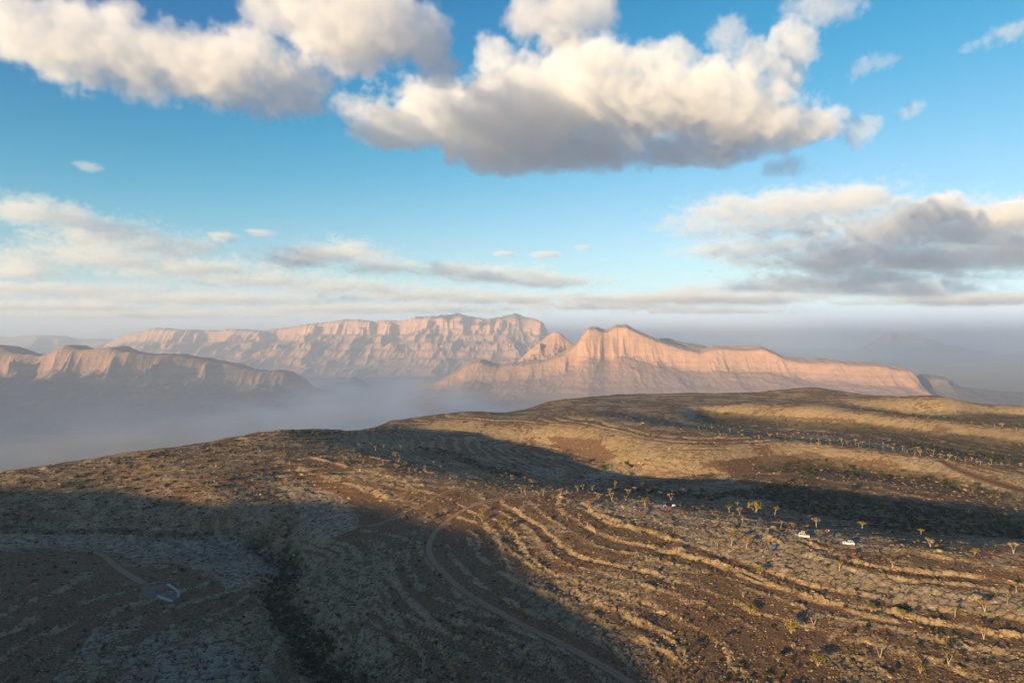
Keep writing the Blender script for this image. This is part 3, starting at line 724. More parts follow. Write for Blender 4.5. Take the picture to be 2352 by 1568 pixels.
# --- relief: slabs split by cracks, blocks along the ledges, clods on the soil
wx = X + 1.2 * fbm(X / 5, Y / 5, 2); wy = Y + 1.2 * fbm(X / 5 + 30, Y / 5, 2)
near = R2 < 620
c1 = np.zeros(X.shape); id1 = np.full(X.shape, .5); c2 = np.ones(X.shape); id2 = np.full(X.shape, .5); c3 = np.ones(X.shape); id3 = np.full(X.shape, .5)
def wor(sx, sy, rot, sel):
    ca, sa = math.cos(rot), math.sin(rot)
    f1, f2, iv = worley((wx[sel] * ca + wy[sel] * sa) / sx, (-wx[sel] * sa + wy[sel] * ca) / sy)
    return f2 - f1, iv, f1
sel = (R2 < 900) & (R2 > 120) & infront
a, b_, f_ = wor(6.5, 4.0, .5, sel); c1[sel] = a; id1[sel] = b_
a, b_, f_ = wor(2.3, 1.6, .9, sel); c2[sel] = a; id2[sel] = b_; bl = np.zeros(X.shape); bl[sel] = 1 - np.clip(f_ / .62, 0, 1) ** 2
big = np.zeros(X.shape); sel2 = (R2 > 120) & (R2 < 1650) & infront
a, b_, f_ = wor(7.5, 5.5, .2, sel2); big[sel2] = (1 - np.clip(f_ / .6, 0, 1) ** 2) * (b_ > .45)
crack = (1 - sstep(.03, .13, c1)) * fade(4.0) * rock
crack2 = (1 - sstep(.04, .16, c2)) * fade(1.8) * rock
rough = .55 + .45 * sstep(-.2, .3, nb2)
Z += rock * ((id1 - .5) * .55 * fade(5.0) + (id2 - .5) * .42 * rough * fade(2.2)) - crack * .45 - crack2 * .28
bouldery = np.clip(lip + .45 * rock * sstep(0, .3, nb2 + .3 * nb), 0, 1) * (1 - rflat)
Z += bouldery * (bl * .55 * (id2 > .35) * fade(2.2) + big * .9 * fade(6.0))
Z += (.30 + .5 * rock) * .55 * fbm(X / 7.0, Y / 7.0, 4) * fade(5.0) * (1 - .85 * rflat)
Z += (.45 + .55 * rock) * .27 * fbm(X / 1.9, Y / 1.9, 3) * fade(1.9) * (1 - .8 * rflat)
Z += 1.1 * fbm(X / 38 + 7, Y / 38, 4) * (1 - .7 * rflat) * (.4 + .6 * rock) * np.where(R2 < 1650, 1, .3)
Z -= rut * .22 + rflat * .12
# gully bed cut between rock banks
GUL = world_line([(600, 1236), (640, 1262), (668, 1290), (628, 1330), (632, 1372), (668, 1408), (702, 1450), (735, 1500), (780, 1560), (830, 1640)])
gd = line_dist(GUL, 40) + 2.2 * fbm(X / 11, Y / 11, 4)
Z -= 5.0 * (1 - sstep(2.5, 13.0, gd)) * (.8 + .3 * nb2)
gul = 1 - sstep(6.0, 13.0, gd)
rock = np.maximum(rock, (sstep(3.5, 5, gd) * (1 - sstep(8, 11, gd))) * .8)
# curved ledge of the small hillock, and the rock shelf by the camp
def shelf(line, height, w_up, side=1):
    """raise the ground on one side of a line: a ledge whose face looks back along it"""
    d = np.full(X.shape, 999.0); sg = np.zeros(X.shape)
    lo = line.min(0) - 30; hi = line.max(0) + 30
    sel = (X > lo[0]) & (X < hi[0]) & (Y > lo[1]) & (Y < hi[1])
    xs, ys = X[sel], Y[sel]; dd = np.full(xs.shape, 999.0); ss = np.zeros(xs.shape); ends = np.zeros(xs.shape)
    nL = len(line) - 1
    for i, ((ax, ay), (bx, by)) in enumerate(zip(line[:-1], line[1:])):
        l2 = (bx - ax) ** 2 + (by - ay) ** 2 + 1e-9
        t = np.clip(((xs - ax) * (bx - ax) + (ys - ay) * (by - ay)) / l2, 0, 1)
        q = np.hypot(xs - ax - t * (bx - ax), ys - ay - t * (by - ay))
        s_ = np.sign((bx - ax) * (ys - ay) - (by - ay) * (xs - ax))
        nr = q < dd
        dd = np.where(nr, q, dd); ss = np.where(nr, s_, ss); ends = np.where(nr, (i + t) / nL, ends)
    sd = dd * ss * side + .8 * fbm(xs / 4, ys / 4, 3)
    tap = sstep(0, .12, ends) * sstep(0, .12, 1 - ends)
    up = sstep(-.5, .5, sd) * (1 - sstep(w_up * .3, w_up, sd)) * tap
    add = np.zeros(X.shape); add[sel] = up * height
    face = np.zeros(X.shape); face[sel] = np.exp(-((sd - .6) / 1.6) ** 2) * tap
    return add, face
for ln, hgt, wu, wob_ in [(world_line(conv(T2, [(1060, 425), (1100, 430), (1170, 455), (1280, 478), (1400, 495), (1480, 497), (1500, 480), (1490, 450)])), 2.6, 14, 0),
                          (world_line(conv(T2, [(1690, 560), (1720, 600), (1780, 612), (1850, 600)])), 1.8, 9, 0),
                          (world_line(conv(R5, [(540, 540), (640, 600), (760, 660), (900, 720), (1050, 775), (1250, 830), (1450, 880), (1650, 935), (1900, 985), (2200, 1040), (2500, 1085)])), 1.3, 16, 0),
                          (world_line(conv(R5, [(1545, 690), (1580, 665), (1650, 690), (1800, 720), (2000, 750), (2200, 790), (2500, 845)])), 1.7, 14, 0),
                          (world_line(conv(R5, [(0, 680), (200, 730), (330, 790), (520, 870), (760, 950), (960, 1010), (1200, 1095), (1400, 1140), (1700, 1190)])), 1.0, 12, 0),
                          (world_line(conv(R4, [(1650, 390), (1750, 430), (1900, 490), (2050, 560), (2200, 620), (2351, 690)])), 1.3, 14, 0),
                          (world_line(conv(T2, [(560, 430), (780, 500), (1000, 560), (1250, 610), (1450, 670), (1600, 710), (1720, 720)])), 1.8, 20, 0),
                          (world_line(conv(T2, [(270, 500), (420, 510), (560, 590), (800, 650), (1000, 715), (1200, 790), (1370, 860)])), 1.4, 14, 0),
                          (world_line(conv(R4, [(500, 590), (560, 720), (700, 880), (800, 990), (1000, 1080), (1150, 1190), (1350, 1270), (1560, 1370), (1800, 1500)])), 1.2, 9, 0),
                          (world_line(conv(R4, [(330, 640), (350, 880), (430, 980), (560, 1110), (680, 1220), (830, 1280)])), 1.0, 9, 0),
                          (world_line(conv(R4, [(200, 850), (220, 950), (330, 1100), (420, 1220), (560, 1330), (740, 1360), (900, 1440), (1030, 1500)])), 1.2, 9, 0),
                          (world_line(conv(R4, [(840, 520), (880, 640), (960, 740), (1080, 820), (1200, 900), (1400, 980), (1600, 1080), (1800, 1180), (2100, 1300), (2351, 1460)])), 1.1, 9, 0),
                          (world_line(conv(R4, [(960, 460), (1040, 600), (1200, 720), (1400, 850), (1600, 950), (1800, 1060), (2100, 1180), (2351, 1290)])), 1.0, 9, 0),
                          (world_line(conv(R4, [(700, 620), (760, 740), (860, 830), (960, 930), (1100, 1000), (1300, 1110), (1600, 1200), (1900, 1350)])), .7, 7, 0)]:
    ad, fc = shelf(ln, hgt, wu, 1)
    brk = sstep(-.35, .25, fbm(X / 16 + hgt * 50, Y / 16, 4)) * .9 + .1
    Z += .8 * ad * brk * (.65 + .7 * nb2) * (1 - rflat); fc = fc * brk * (1 - rflat)
    rock = np.maximum(rock, np.clip(fc * 1.2, 0, 1)); bl_ = fc * (bl * .6 * fade(2.0) + big * .6 * fade(6.0))
    Z += bl_
    soil = soil * (1 - fc)

# --- beyond its rim the plateau drops to the valley
over = np.clip(R2 - ER * (1 + .015 * fbm(TH2 * 40, R2 / 300, 3)), 0, None)
drop = .16 * np.clip(over - 25, 0, None) + .55 * np.clip(over - 140, 0, None) + .25 * np.clip(over - 350, 0, None)
vfloor = -640.0 + 45 * fbm(X / 900, Y / 900, 4)
Z = np.where(over > 0, np.maximum(Z - drop + np.where(over > 150, ridged(X / 260, Y / 260, 4) * 60 - 30, 0) * sstep(150, 400, over), vfloor), Z)
fl = np.minimum(drop / 540.0, 1.0)
rock = np.where(over > 200, .6, rock)
GZ = Z                                                   # relative to the camera
green = np.zeros(X.shape)
GREEN_SHADE = [conv(R5, [(0, 270), (300, 310), (620, 330), (760, 400), (1000, 440), (1500, 540), (2352, 600), (2352, 440), (1800, 380), (1400, 330), (1000, 230), (640, 200), (600, 250), (300, 280)]),
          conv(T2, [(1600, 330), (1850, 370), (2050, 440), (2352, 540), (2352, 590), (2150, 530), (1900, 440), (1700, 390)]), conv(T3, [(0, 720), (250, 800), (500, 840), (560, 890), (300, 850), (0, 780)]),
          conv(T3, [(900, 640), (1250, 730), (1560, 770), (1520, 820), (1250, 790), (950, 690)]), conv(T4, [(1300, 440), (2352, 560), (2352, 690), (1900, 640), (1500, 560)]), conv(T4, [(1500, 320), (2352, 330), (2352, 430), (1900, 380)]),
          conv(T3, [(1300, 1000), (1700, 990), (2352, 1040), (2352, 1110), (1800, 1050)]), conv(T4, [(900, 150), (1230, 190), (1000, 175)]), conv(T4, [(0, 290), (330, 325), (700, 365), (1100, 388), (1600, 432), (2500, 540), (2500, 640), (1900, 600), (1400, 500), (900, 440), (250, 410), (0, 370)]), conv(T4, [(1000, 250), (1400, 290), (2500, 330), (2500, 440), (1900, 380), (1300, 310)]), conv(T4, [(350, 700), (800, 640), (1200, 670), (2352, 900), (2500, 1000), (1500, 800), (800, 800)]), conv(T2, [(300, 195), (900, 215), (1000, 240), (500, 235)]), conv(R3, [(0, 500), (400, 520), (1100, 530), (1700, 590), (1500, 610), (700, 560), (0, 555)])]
green = softmask(GREEN_SHADE, 14.0, 14.0)  # wadi scrub, plus mid-ground patches coloured dark in place of shade
shade_umber = softmask([conv(T4, [(80, 690), (430, 625), (800, 605), (1200, 650), (1700, 740), (2500, 960), (2500, 1176), (1600, 1050), (900, 900), (300, 800)]), conv(T4, [(0, 290), (330, 325), (700, 365), (1100, 388), (1600, 432), (2500, 540), (2500, 640), (1900, 600), (1400, 500), (900, 440), (250, 410), (0, 370)])], 30.0, 26.0)
shade_umber = .6 * shade_umber * sstep(-.45, .2, nb)  # dark soil colour laid over patches to stand in for missing shade
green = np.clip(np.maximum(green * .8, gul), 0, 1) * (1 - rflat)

P = np.stack([X, Y, Z + CAMZ], -1)
g_me = grid_mesh('ground', P, dict(rock=rock, soil=soil, road=np.clip(road, 0, 1), dark=darktrack, shade_umber=shade_umber, pave=pave, rut=np.clip(rut, 0, 1), green=green * sstep(-.3, .25, nb2 + .2), crack=np.clip(crack + crack2 * .7, 0, 1)), wrap=True)
ground = bpy.data.objects.new('ground', g_me); COL.objects.link(ground)
ground['kind'] = 'structure'; ground['label'] = 'rocky brown and grey plateau of stepped limestone ledges and soil'

def gz(x, y):
    """height of the built sheet at world points"""
    x = np.atleast_1d(np.asarray(x, float)); y = np.atleast_1d(np.asarray(y, float))
    r = np.hypot(x, y); th = np.arctan2(x, y)
    j = np.clip((th + TH_A) / DTH, 0, len(th_f) - 1.001); i = np.clip(np.interp(r, RR, np.arange(len(RR))), 0, len(RR) - 1.001)
    a = i.astype(int); b = j.astype(int); u = i - a; v = j - b
    return (GZ[a, b] * (1 - u) * (1 - v) + GZ[a + 1, b] * u * (1 - v) + GZ[a, b + 1] * (1 - u) * v + GZ[a + 1, b + 1] * u * v) + CAMZ
def gat(A, px, py):
    pass
def on_ground(px, py, rmax=1650.0):
    """world point where the ray through a reference pixel meets the plateau"""
    ys = np.geomspace(130, rmax, 1500)
    xs = (px - 1176) / FPX * ys; zs = CAMZ + (784 - py) / FPX * ys
    hit = np.nonzero(gz(xs, ys) > zs)[0]
    k_ = hit[0] if len(hit) else len(ys) - 1
    return Vector((xs[k_], ys[k_], float(gz(xs[k_], ys[k_])[0])))
def attr_at(A, x, y):
    r = np.hypot(x, y); th = np.arctan2(x, y)
    j = np.clip(np.round((th + TH_A) / DTH), 0, len(th_f) - 1).astype(int); i = np.clip(np.round(np.interp(r, RR, np.arange(len(RR)))), 0, len(RR) - 1).astype(int)
    return A[i, j]

# --- ground material
gm = bpy.data.materials.new('plateau_ground'); gm.use_nodes = True
k = NT(gm.node_tree); gb = gm.node_tree.nodes['Principled BSDF']
gb.inputs['Roughness'].default_value = .95; gb.inputs['Specular IOR Level'].default_value = .12
def at_(n): 
    nd = k.n('ShaderNodeAttribute'); nd.attribute_name = n; return nd.outputs['Fac']
gp = k.n('ShaderNodeNewGeometry').outputs['Position']
n_big = k.noise(gp, .018, 5, .6); n_mid = k.noise(gp, .16, 5, .62); n_fin = k.noise(gp, 1.1, 5, .68); n_grit = k.noise(gp, 3.7, 3, .7)
rk = k.mix(k.rng(k.m('ADD', k.m('MULTIPLY', n_mid, .6), k.m('MULTIPLY', n_fin, .5)), .38, .70, 0, 1), (.225, .148, .068), (.45, .332, .165))
rk = k.mix(k.rng(n_big, .42, .62, 0, .55), rk, (.42, .305, .170))
so = k.mix(k.rng(n_fin, .36, .66, 0, 1), (.115, .066, .032), (.30, .180, .085))
so = k.mix(k.rng(n_big, .40, .62, 0, .6), so, (.195, .110, .052))
peb = k.rng(n_grit, .60, .70, 0, .55)
so = k.mix(peb, so, (.26, .21, .155))
rf = k.m('ADD', at_('rock'), k.m('ADD', k.m('MULTIPLY', k.m('SUBTRACT', n_fin, .5), 1.5), k.m('MULTIPLY', k.m('SUBTRACT', n_mid, .5), .8)))
col = k.mix(k.rng(rf, .32, .62, 0, 1), so, rk)
col = k.mix(at_('shade_umber'), col, k.mix(n_fin, (.050, .032, .019), (.130, .084, .046)))  # shade painted as a darker soil tone
rk2 = k.mix(k.rng(n_mid, .38, .62, 0, 1), (.30, .245, .16), (.45, .385, .27))
col = k.mix(k.m('MULTIPLY', k.m('MULTIPLY', at_('pave'), k.rng(k.m('ADD', rf, k.m('MULTIPLY', k.m('SUBTRACT', n_mid, .5), 1.2)), .55, 1.0, 0, 1)), .5), col, rk2)
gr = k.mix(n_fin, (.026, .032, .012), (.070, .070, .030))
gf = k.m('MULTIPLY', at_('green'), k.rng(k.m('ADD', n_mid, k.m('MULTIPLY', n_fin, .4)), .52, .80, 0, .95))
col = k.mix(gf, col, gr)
col = k.mix(k.m('MULTIPLY', at_('crack'), .75), col, (.035, .026, .018))
rd = k.mix(n_fin, (.33, .19, .10), (.45, .28, .16))
col = k.mix(k.m('MULTIPLY', k.rng(k.m('ADD', at_('road'), k.m('MULTIPLY', k.m('SUBTRACT', n_mid, .5), .5)), .3, .8, 0, 1), .8), col, rd)
col = k.mix(k.m('MULTIPLY', at_('rut'), .5), col, (.42, .27, .16))
col = k.mix(k.m('MULTIPLY', at_('dark'), .8), col, (.05, .035, .024))
k.put(gb.inputs['Base Color'], col)
bmp = k.n('ShaderNodeBump'); bmp.inputs['Strength'].default_value = 1.0; bmp.inputs['Distance'].default_value = .75
k.put(bmp.inputs['Height'], k.m('ADD', k.m('MULTIPLY', n_fin, .8), k.m('MULTIPLY', n_grit, .28)))
k.put(gb.inputs['Normal'], bmp.outputs[0])
g_me.materials.append(gm)
# ------------------------------------------------------------------ stones and low scrub nobody could count
RS = np.random.RandomState(11)
def mesh_from(name, V, F, mats, mi=None, smooth=False):
    me = bpy.data.meshes.new(name); me.from_pydata([tuple(v) for v in V], [], [tuple(f) for f in F])
    for m in mats: me.materials.append(m)
    if mi is not None: me.polygons.foreach_set('material_index', np.asarray(mi, dtype=np.int32))
    if smooth: me.polygons.foreach_set('use_smooth', np.ones(len(me.polygons), dtype=bool))
    me.update(); return me

def flat_mat(name, c1, c2, scale=1.5, rough=.9, spec=.15, per_object=0.0):
    m = bpy.data.materials.new(name); m.use_nodes = True; k = NT(m.node_tree); b = m.node_tree.nodes['Principled BSDF']
    b.inputs['Roughness'].default_value = rough; b.inputs['Specular IOR Level'].default_value = spec
    pos = k.n('ShaderNodeNewGeometry').outputs['Position']
    f = k.rng(k.noise(pos, scale, 4, .6), .35, .65, 0, 1)
    if per_object:
        oi = k.n('ShaderNodeObjectInfo').outputs['Random']
        f = k.m('ADD', k.m('MULTIPLY', f, 1 - per_object), k.m('MULTIPLY', oi, per_object))
    k.put(b.inputs['Base Color'], k.mix(f, c1, c2)); return m

M_STONE = flat_mat('stone_grey', (.20, .135, .072), (.48, .34, .19), 1.2, per_object=.5)
def stone_mesh(i):
    bm = bmesh.new(); bmesh.ops.create_icosphere(bm, subdivisions=1, radius=1)
    r = np.random.RandomState(50 + i)
    for v in bm.verts:
        v.co *= .65 + .6 * r.rand(); v.co.z *= .72; v.co.x *= 1.25
    me = bpy.data.meshes.new('stone'); bm.to_mesh(me); bm.free(); me.materials.append(M_STONE); return me

def leaf_clump(r, n, rad, hgt, leaf, z0=0.0, hollow=.35, flat=.5):
    """many small leaf sized quads through a crown volume"""
    V, F = [], []
    for i in range(n):
        u = r.normal(size=3); u /= np.linalg.norm(u) + 1e-9
        q = (hollow + (1 - hollow) * r.rand() ** .6)
        c = np.array([u[0] * rad * q, u[1] * rad * q, z0 + hgt * .5 + u[2] * hgt * .5 * q])
        a = r.normal(size=3); a /= np.linalg.norm(a); b = np.cross(a, u + .4 * r.normal(size=3)); b /= np.linalg.norm(b) + 1e-9
        s = leaf * (.6 + .8 * r.rand())
        k_ = len(V)
        V += [c - a * s - b * s * flat, c + a * s - b * s * flat * .6, c + a * s * .8 + b * s * flat, c - a * s * .7 + b * s * flat * .8]
        F.append((k_, k_ + 1, k_ + 2, k_ + 3))
    return V, F

M_SCRUB = flat_mat('scrub_leaf', (.022, .028, .011), (.075, .072, .030), .8, per_object=.6)
M_DRY = flat_mat('dry_tuft', (.12, .075, .028), (.29, .19, .075), .8, per_object=.6)
def scrub_mesh(i, mat):
    r = np.random.RandomState(80 + i)
    V, F = [], []
    for j in range(3):
        v, f = leaf_clump(r, 16, .62, .8 * (.7 + .5 * r.rand()), .24, .05)
        o = r.normal(size=3) * [.35, .35, 0]
        f = [tuple(a + len(V) for a in q) for q in f]; V += [p + o for p in v]; F += f
    return mesh_from('scrub', V, F, [mat])

def scatter(name, label, protos, pts, scl):
    """instances of a few small meshes on the points of one carrier mesh"""
    hid = bpy.data.collections.new(name + '_kinds')
    for i, me in enumerate(protos):
        o = bpy.data.objects.new(name + '_kind', me); hid.objects.link(o)
    me = bpy.data.meshes.new(name); me.from_pydata([tuple(p) for p in pts], [], [])
    a = me.attributes.new('size', 'FLOAT', 'POINT'); a.data.foreach_set('value', np.asarray(scl, dtype=np.float32))
    o = bpy.data.objects.new(name, me); COL.objects.link(o); o['kind'] = 'stuff'; o['label'] = label
    g = bpy.data.node_groups.new(name, 'GeometryNodeTree')
    g.interface.new_socket('Geometry', in_out='INPUT', socket_type='NodeSocketGeometry')
    g.interface.new_socket('Geometry', in_out='OUTPUT', socket_type='NodeSocketGeometry')
    k = NT(g); gi = k.n('NodeGroupInput'); go = k.n('NodeGroupOutput')
    m2p = k.n('GeometryNodeMeshToPoints'); g.links.new(gi.outputs[0], m2p.inputs[0])
    ci = k.n('GeometryNodeCollectionInfo'); ci.inputs[0].default_value = hid; ci.inputs['Separate Children'].default_value = True; ci.inputs['Reset Children'].default_value = True
    iop = k.n('GeometryNodeInstanceOnPoints'); g.links.new(m2p.outputs[0], iop.inputs['Points']); g.links.new(ci.outputs[0], iop.inputs['Instance'])
    iop.inputs['Pick Instance'].default_value = True
    rv = k.n('FunctionNodeRandomValue'); rv.data_type = 'FLOAT_VECTOR'
    rv.inputs[0].default_value = (-.2, -.2, 0); rv.inputs[1].default_value = (.2, .2, 6.28)
    g.links.new(rv.outputs[0], iop.inputs['Rotation'])
    na = k.n('GeometryNodeInputNamedAttribute'); na.data_type = 'FLOAT'; na.inputs[0].default_value = 'size'
    g.links.new(na.outputs[0], iop.inputs['Scale'])
    g.links.new(iop.outputs[0], go.inputs[0])
    md = o.modifiers.new('build', 'NODES'); md.node_group = g
    return o

def sample_points(n, rmin, rmax, power=1.0):
    """random points in the view wedge, denser towards the drone"""
    u = RS.rand(n); r = (rmin ** -power + u * (rmax ** -power - rmin ** -power)) ** (-1 / power)
    th = (RS.rand(n) * 2 - 1) * math.radians(39.5)
    return r * np.sin(th), r * np.cos(th), r

def keep(x, y, r, dens):
    ok = (RS.rand(len(x)) < dens) & (r < edge_r(np.arctan2(x, y)) + 10)
    return x[ok], y[ok], r[ok]
# stones: thick on rock and along the ledges, thin on soil, none on the tracks
x, y, r = sample_points(105000, 150, 800, .9)
R_, S_, T_ = attr_at(rock, x, y), attr_at(soil, x, y), attr_at(rflat, x, y)
x, y, r = keep(x, y, r, np.clip(.30 + .35 * R_, 0, 1) * (T_ < .25))
z = gz(x, y); sz = np.exp(RS.normal(-1.45, .55, len(x))); sz = np.clip(sz, .09, 1.0) * np.clip(r / 330, .8, 1.8)
scatter('stones', 'loose grey brown stones strewn over the plateau', [stone_mesh(i) for i in range(6)], np.stack([x, y, z - sz * .2], -1), sz)
# blocks fallen along the ledges
x, y, r = sample_points(90000, 150, 900, .9)
L_ = attr_at(np.clip(lip + riser, 0, 1), x, y); T_ = attr_at(rflat, x, y)
x, y, r = keep(x, y, r, np.clip(L_ * .8 - .12, 0, .7) * (T_ < .2))
sz = np.clip(np.exp(RS.normal(-.75, .45, len(x))), .2, 1.5) * np.clip(r / 400, .8, 1.6)
scatter('boulders', 'broken limestone blocks along the ledges', [stone_mesh(20 + i) for i in range(6)], np.stack([x, y, gz(x, y) - sz * .15], -1), sz)
# dry tufts
x, y, r = sample_points(62000, 150, 1100, .8)
T_ = attr_at(rflat, x, y); n_ = fbm(x / 40, y / 40, 3)
x, y, r = keep(x, y, r, np.clip(.40 + .7 * n_, .05, 1) * (T_ < .3))
sz = np.clip(np.exp(RS.normal(-.75, .35, len(x))), .2, 1.1) * np.clip(r / 350, .75, 2.0)
scatter('dry_tufts', 'dry yellow brown tufts and low bushes over the plateau', [scrub_mesh(i, M_DRY) for i in range(4)], np.stack([x, y, gz(x, y) - .05], -1), sz)
# dark scrub: everywhere thinly, thick in the wadis, the gully and the patches darkened as shade
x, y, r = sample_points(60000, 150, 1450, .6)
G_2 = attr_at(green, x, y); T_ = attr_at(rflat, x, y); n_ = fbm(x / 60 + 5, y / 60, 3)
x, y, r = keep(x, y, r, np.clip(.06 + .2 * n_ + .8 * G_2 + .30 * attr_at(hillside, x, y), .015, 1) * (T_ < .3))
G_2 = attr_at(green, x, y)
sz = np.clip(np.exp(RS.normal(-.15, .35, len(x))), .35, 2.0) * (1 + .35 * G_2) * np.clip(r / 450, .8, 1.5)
_pxs, _pys = project(x, y, gz(x, y) - CAMZ)
_vis = (_pxs > -20) & (_pxs < 2372) & (_pys < 1590) & (r < 620)
_rank = np.argsort(-(sz / r) * _vis)
BIG = _rank[:300]
_rest = np.setdiff1d(np.arange(len(x)), BIG)
scatter('scrub', 'dark green scrub bushes dotted over slopes and thick in the wadis', [scrub_mesh(10 + i, M_SCRUB) for i in range(5)], np.stack([x, y, gz(x, y) - .1], -1)[_rest], sz[_rest])
bush_meshes = [mesh_from('bush', *(lambda vf: (vf[0], vf[1]))(leaf_clump(np.random.RandomState(300 + i), 70, .8, 1.15, .17, .0, .25)), [M_SCRUB]) for i in range(5)]
BUSHES = []
for n_, i in enumerate(BIG):
    o = bpy.data.objects.new('bush', bush_meshes[n_ % 5]); COL.objects.link(o)
    o.location = (x[i], y[i], float(gz(x[i], y[i])[0]) - .08)
    o.rotation_euler = (0, 0, RS.rand() * 6.28); s_ = float(sz[i]) * 1.05; o.scale = (s_, s_, s_ * (.75 + .3 * RS.rand()))
    a_, b_ = _pxs[i], _pys[i]
    BUSHES.append((o, float(_pxs[i]), float(_pys[i]), float(r[i])))
# ------------------------------------------------------------------ trees, each one built where it stands
M_BARK = flat_mat('pale_bark', (.26, .20, .14), (.46, .37, .27), 3.0)
M_LEAFY = flat_mat('olive_leaf', (.10, .088, .022), (.30, .225, .055), .9, per_object=.55)
M_LEAFT = flat_mat('tan_leaf', (.20, .125, .05), (.42, .27, .11), .9, per_object=.55)

def tube(V, F, pts, rad, n=6):
    base = len(V); pts = [np.array(p, float) for p in pts]
    for i, p in enumerate(pts):
        d = pts[min(i + 1, len(pts) - 1)] - pts[max(i - 1, 0)]; d /= np.linalg.norm(d) + 1e-9
        a = np.cross(d, [0.3, 1, .2]); a /= np.linalg.norm(a); b = np.cross(d, a)
        for j in range(n):
            t = 2 * math.pi * j / n
            V.append(p + (a * math.cos(t) + b * math.sin(t)) * rad[i])
    for i in range(len(pts) - 1):
        for j in range(n):
            F.append((base + i * n + j, base + i * n + (j + 1) % n, base + (i + 1) * n + (j + 1) % n, base + (i + 1) * n + j))
    F.append(tuple(base + (len(pts) - 1) * n + j for j in range(n)))

def tree_kind(kind, seed):
    r = np.random.RandomState(seed); V, F = [], []; CV, CF = [], []
    def crown(c, rad, h, n, leaf):
        v, f = leaf_clump(r, int(n * 1.3), rad * 1.12, h * 1.1, leaf * 1.15, -h / 2, .2, .55)
        k_ = len(CV); CV.extend([np.array(p) + c for p in v]); CF.extend([tuple(a + k_ for a in q) for q in f])
    lean = r.normal(size=2) * .04
    if kind == 'round':
        top = np.array([lean[0], lean[1], .55])
        tube(V, F, [(0, 0, -.03), top * [.4, .4, .5], top], [.040, .030, .022])
        for i in range(5):
            a = i * 1.257 + r.rand(); e = top + np.array([math.cos(a) * .20, math.sin(a) * .20, .22 + .1 * r.rand()])
            tube(V, F, [top, (top + e) / 2 + [0, 0, .02], e], [.020, .013, .005], 5); crown(e, .14, .22, 26, .034)
        crown(top + [0, 0, .28], .18, .30, 45, .036)
    elif kind == 'fork':
        for i in range(3 if seed % 2 else 2):
            a = i * 2.4 + r.rand(); e = np.array([math.cos(a) * .16, math.sin(a) * .16, .52 + .1 * r.rand()])
            tube(V, F, [(0, 0, -.03), e * [.3, .3, .45], e], [.036, .028, .016])
            for j in range(3):
                b = a + (j - 1) * 1.1; g = e + np.array([math.cos(b) * .15, math.sin(b) * .15, .16 + .16 * r.rand()])
                tube(V, F, [e, g], [.014, .005], 5); crown(g, .135, .20, 30, .034)
    elif kind == 'bare':
        for i in range(4):
            a = i * 1.6 + r.rand(); e = np.array([math.cos(a) * .22, math.sin(a) * .22, .55 + .15 * r.rand()])
            tube(V, F, [(0, 0, -.03), e * [.45, .45, .4], e], [.034, .022, .010])
            for j in range(4):
                b = a + r.normal() * .9; g = e + np.array([math.cos(b) * .16, math.sin(b) * .16, .10 + .22 * r.rand()])
                tube(V, F, [e * (.75 + .1 * j), g], [.010, .003], 4)
                if j % 2: crown(g, .07, .09, 7, .022)
    elif kind == 'bush':
        for i in range(6):
            a = i * 1.05 + r.rand(); e = np.array([math.cos(a) * .32, math.sin(a) * .32, .45 + .3 * r.rand()])
            tube(V, F, [(0, 0, -.03), e * [.4, .4, .5], e], [.026, .018, .006], 5); crown(e, .24, .34, 34, .042)
        crown(np.array([0, 0, .62]), .30, .5, 50, .044)
    elif kind == 'tall':
        top = np.array([lean[0] * 2, lean[1] * 2, .62])
        tube(V, F, [(0, 0, -.03), top * .5, top], [.028, .022, .014])
        for i in range(4):
            a = i * 1.57 + r.rand(); e = top + np.array([math.cos(a) * .09, math.sin(a) * .09, .08 + .24 * r.rand()])
            tube(V, F, [top * .92, e], [.012, .004], 4); crown(e, .095, .16, 24, .03)
    return V, F, CV, CF
TREE = {}
for kd in ('round', 'fork', 'bare', 'bush', 'tall'):
    for q in range(3):
        V, F, CV, CF = tree_kind(kd, 900 + q * 7 + len(kd))
        for tint, lm in (('y', M_LEAFY), ('t', M_LEAFT)):
            TREE[kd, q, tint] = (mesh_from('trunk', V, F, [M_BARK], smooth=True), mesh_from('crown', CV, CF, [lm]))

TR = random.Random(5)
def tree(F, x, y, h, kind=None, tint=None, label=None, group=None):
    sc = {R5: .3401, T4: .32, T3: .24, T2: .24, R4: .3401, R3: .3401}[F]
    p = on_ground(*F(x, y))
    H = h * sc / FPX * p.y
    H = min(max(H * 1.28, 1.8), 9.0)
    kind = kind or TR.choice(['round', 'fork', 'fork', 'tall', 'bush'])
    tk, cr_ = TREE[kind, TR.randrange(3), tint or TR.choice('ytt')]
    root = bpy.data.objects.new('tree', None); COL.objects.link(root)
    root.location = p; root.rotation_euler = (0, 0, TR.random() * 6.28)
    wd = H * TR.uniform(.9, 1.25) * (1.25 if kind == 'round' else 1)
    root.scale = (wd, wd, H); root.empty_display_size = .2
    for nm, me in (('trunk', tk), ('crown', cr_)):
        o = bpy.data.objects.new(nm, me); COL.objects.link(o); o.parent = root
    root['label'] = label; root['category'] = 'tree'
    if group: root['group'] = group
    return root

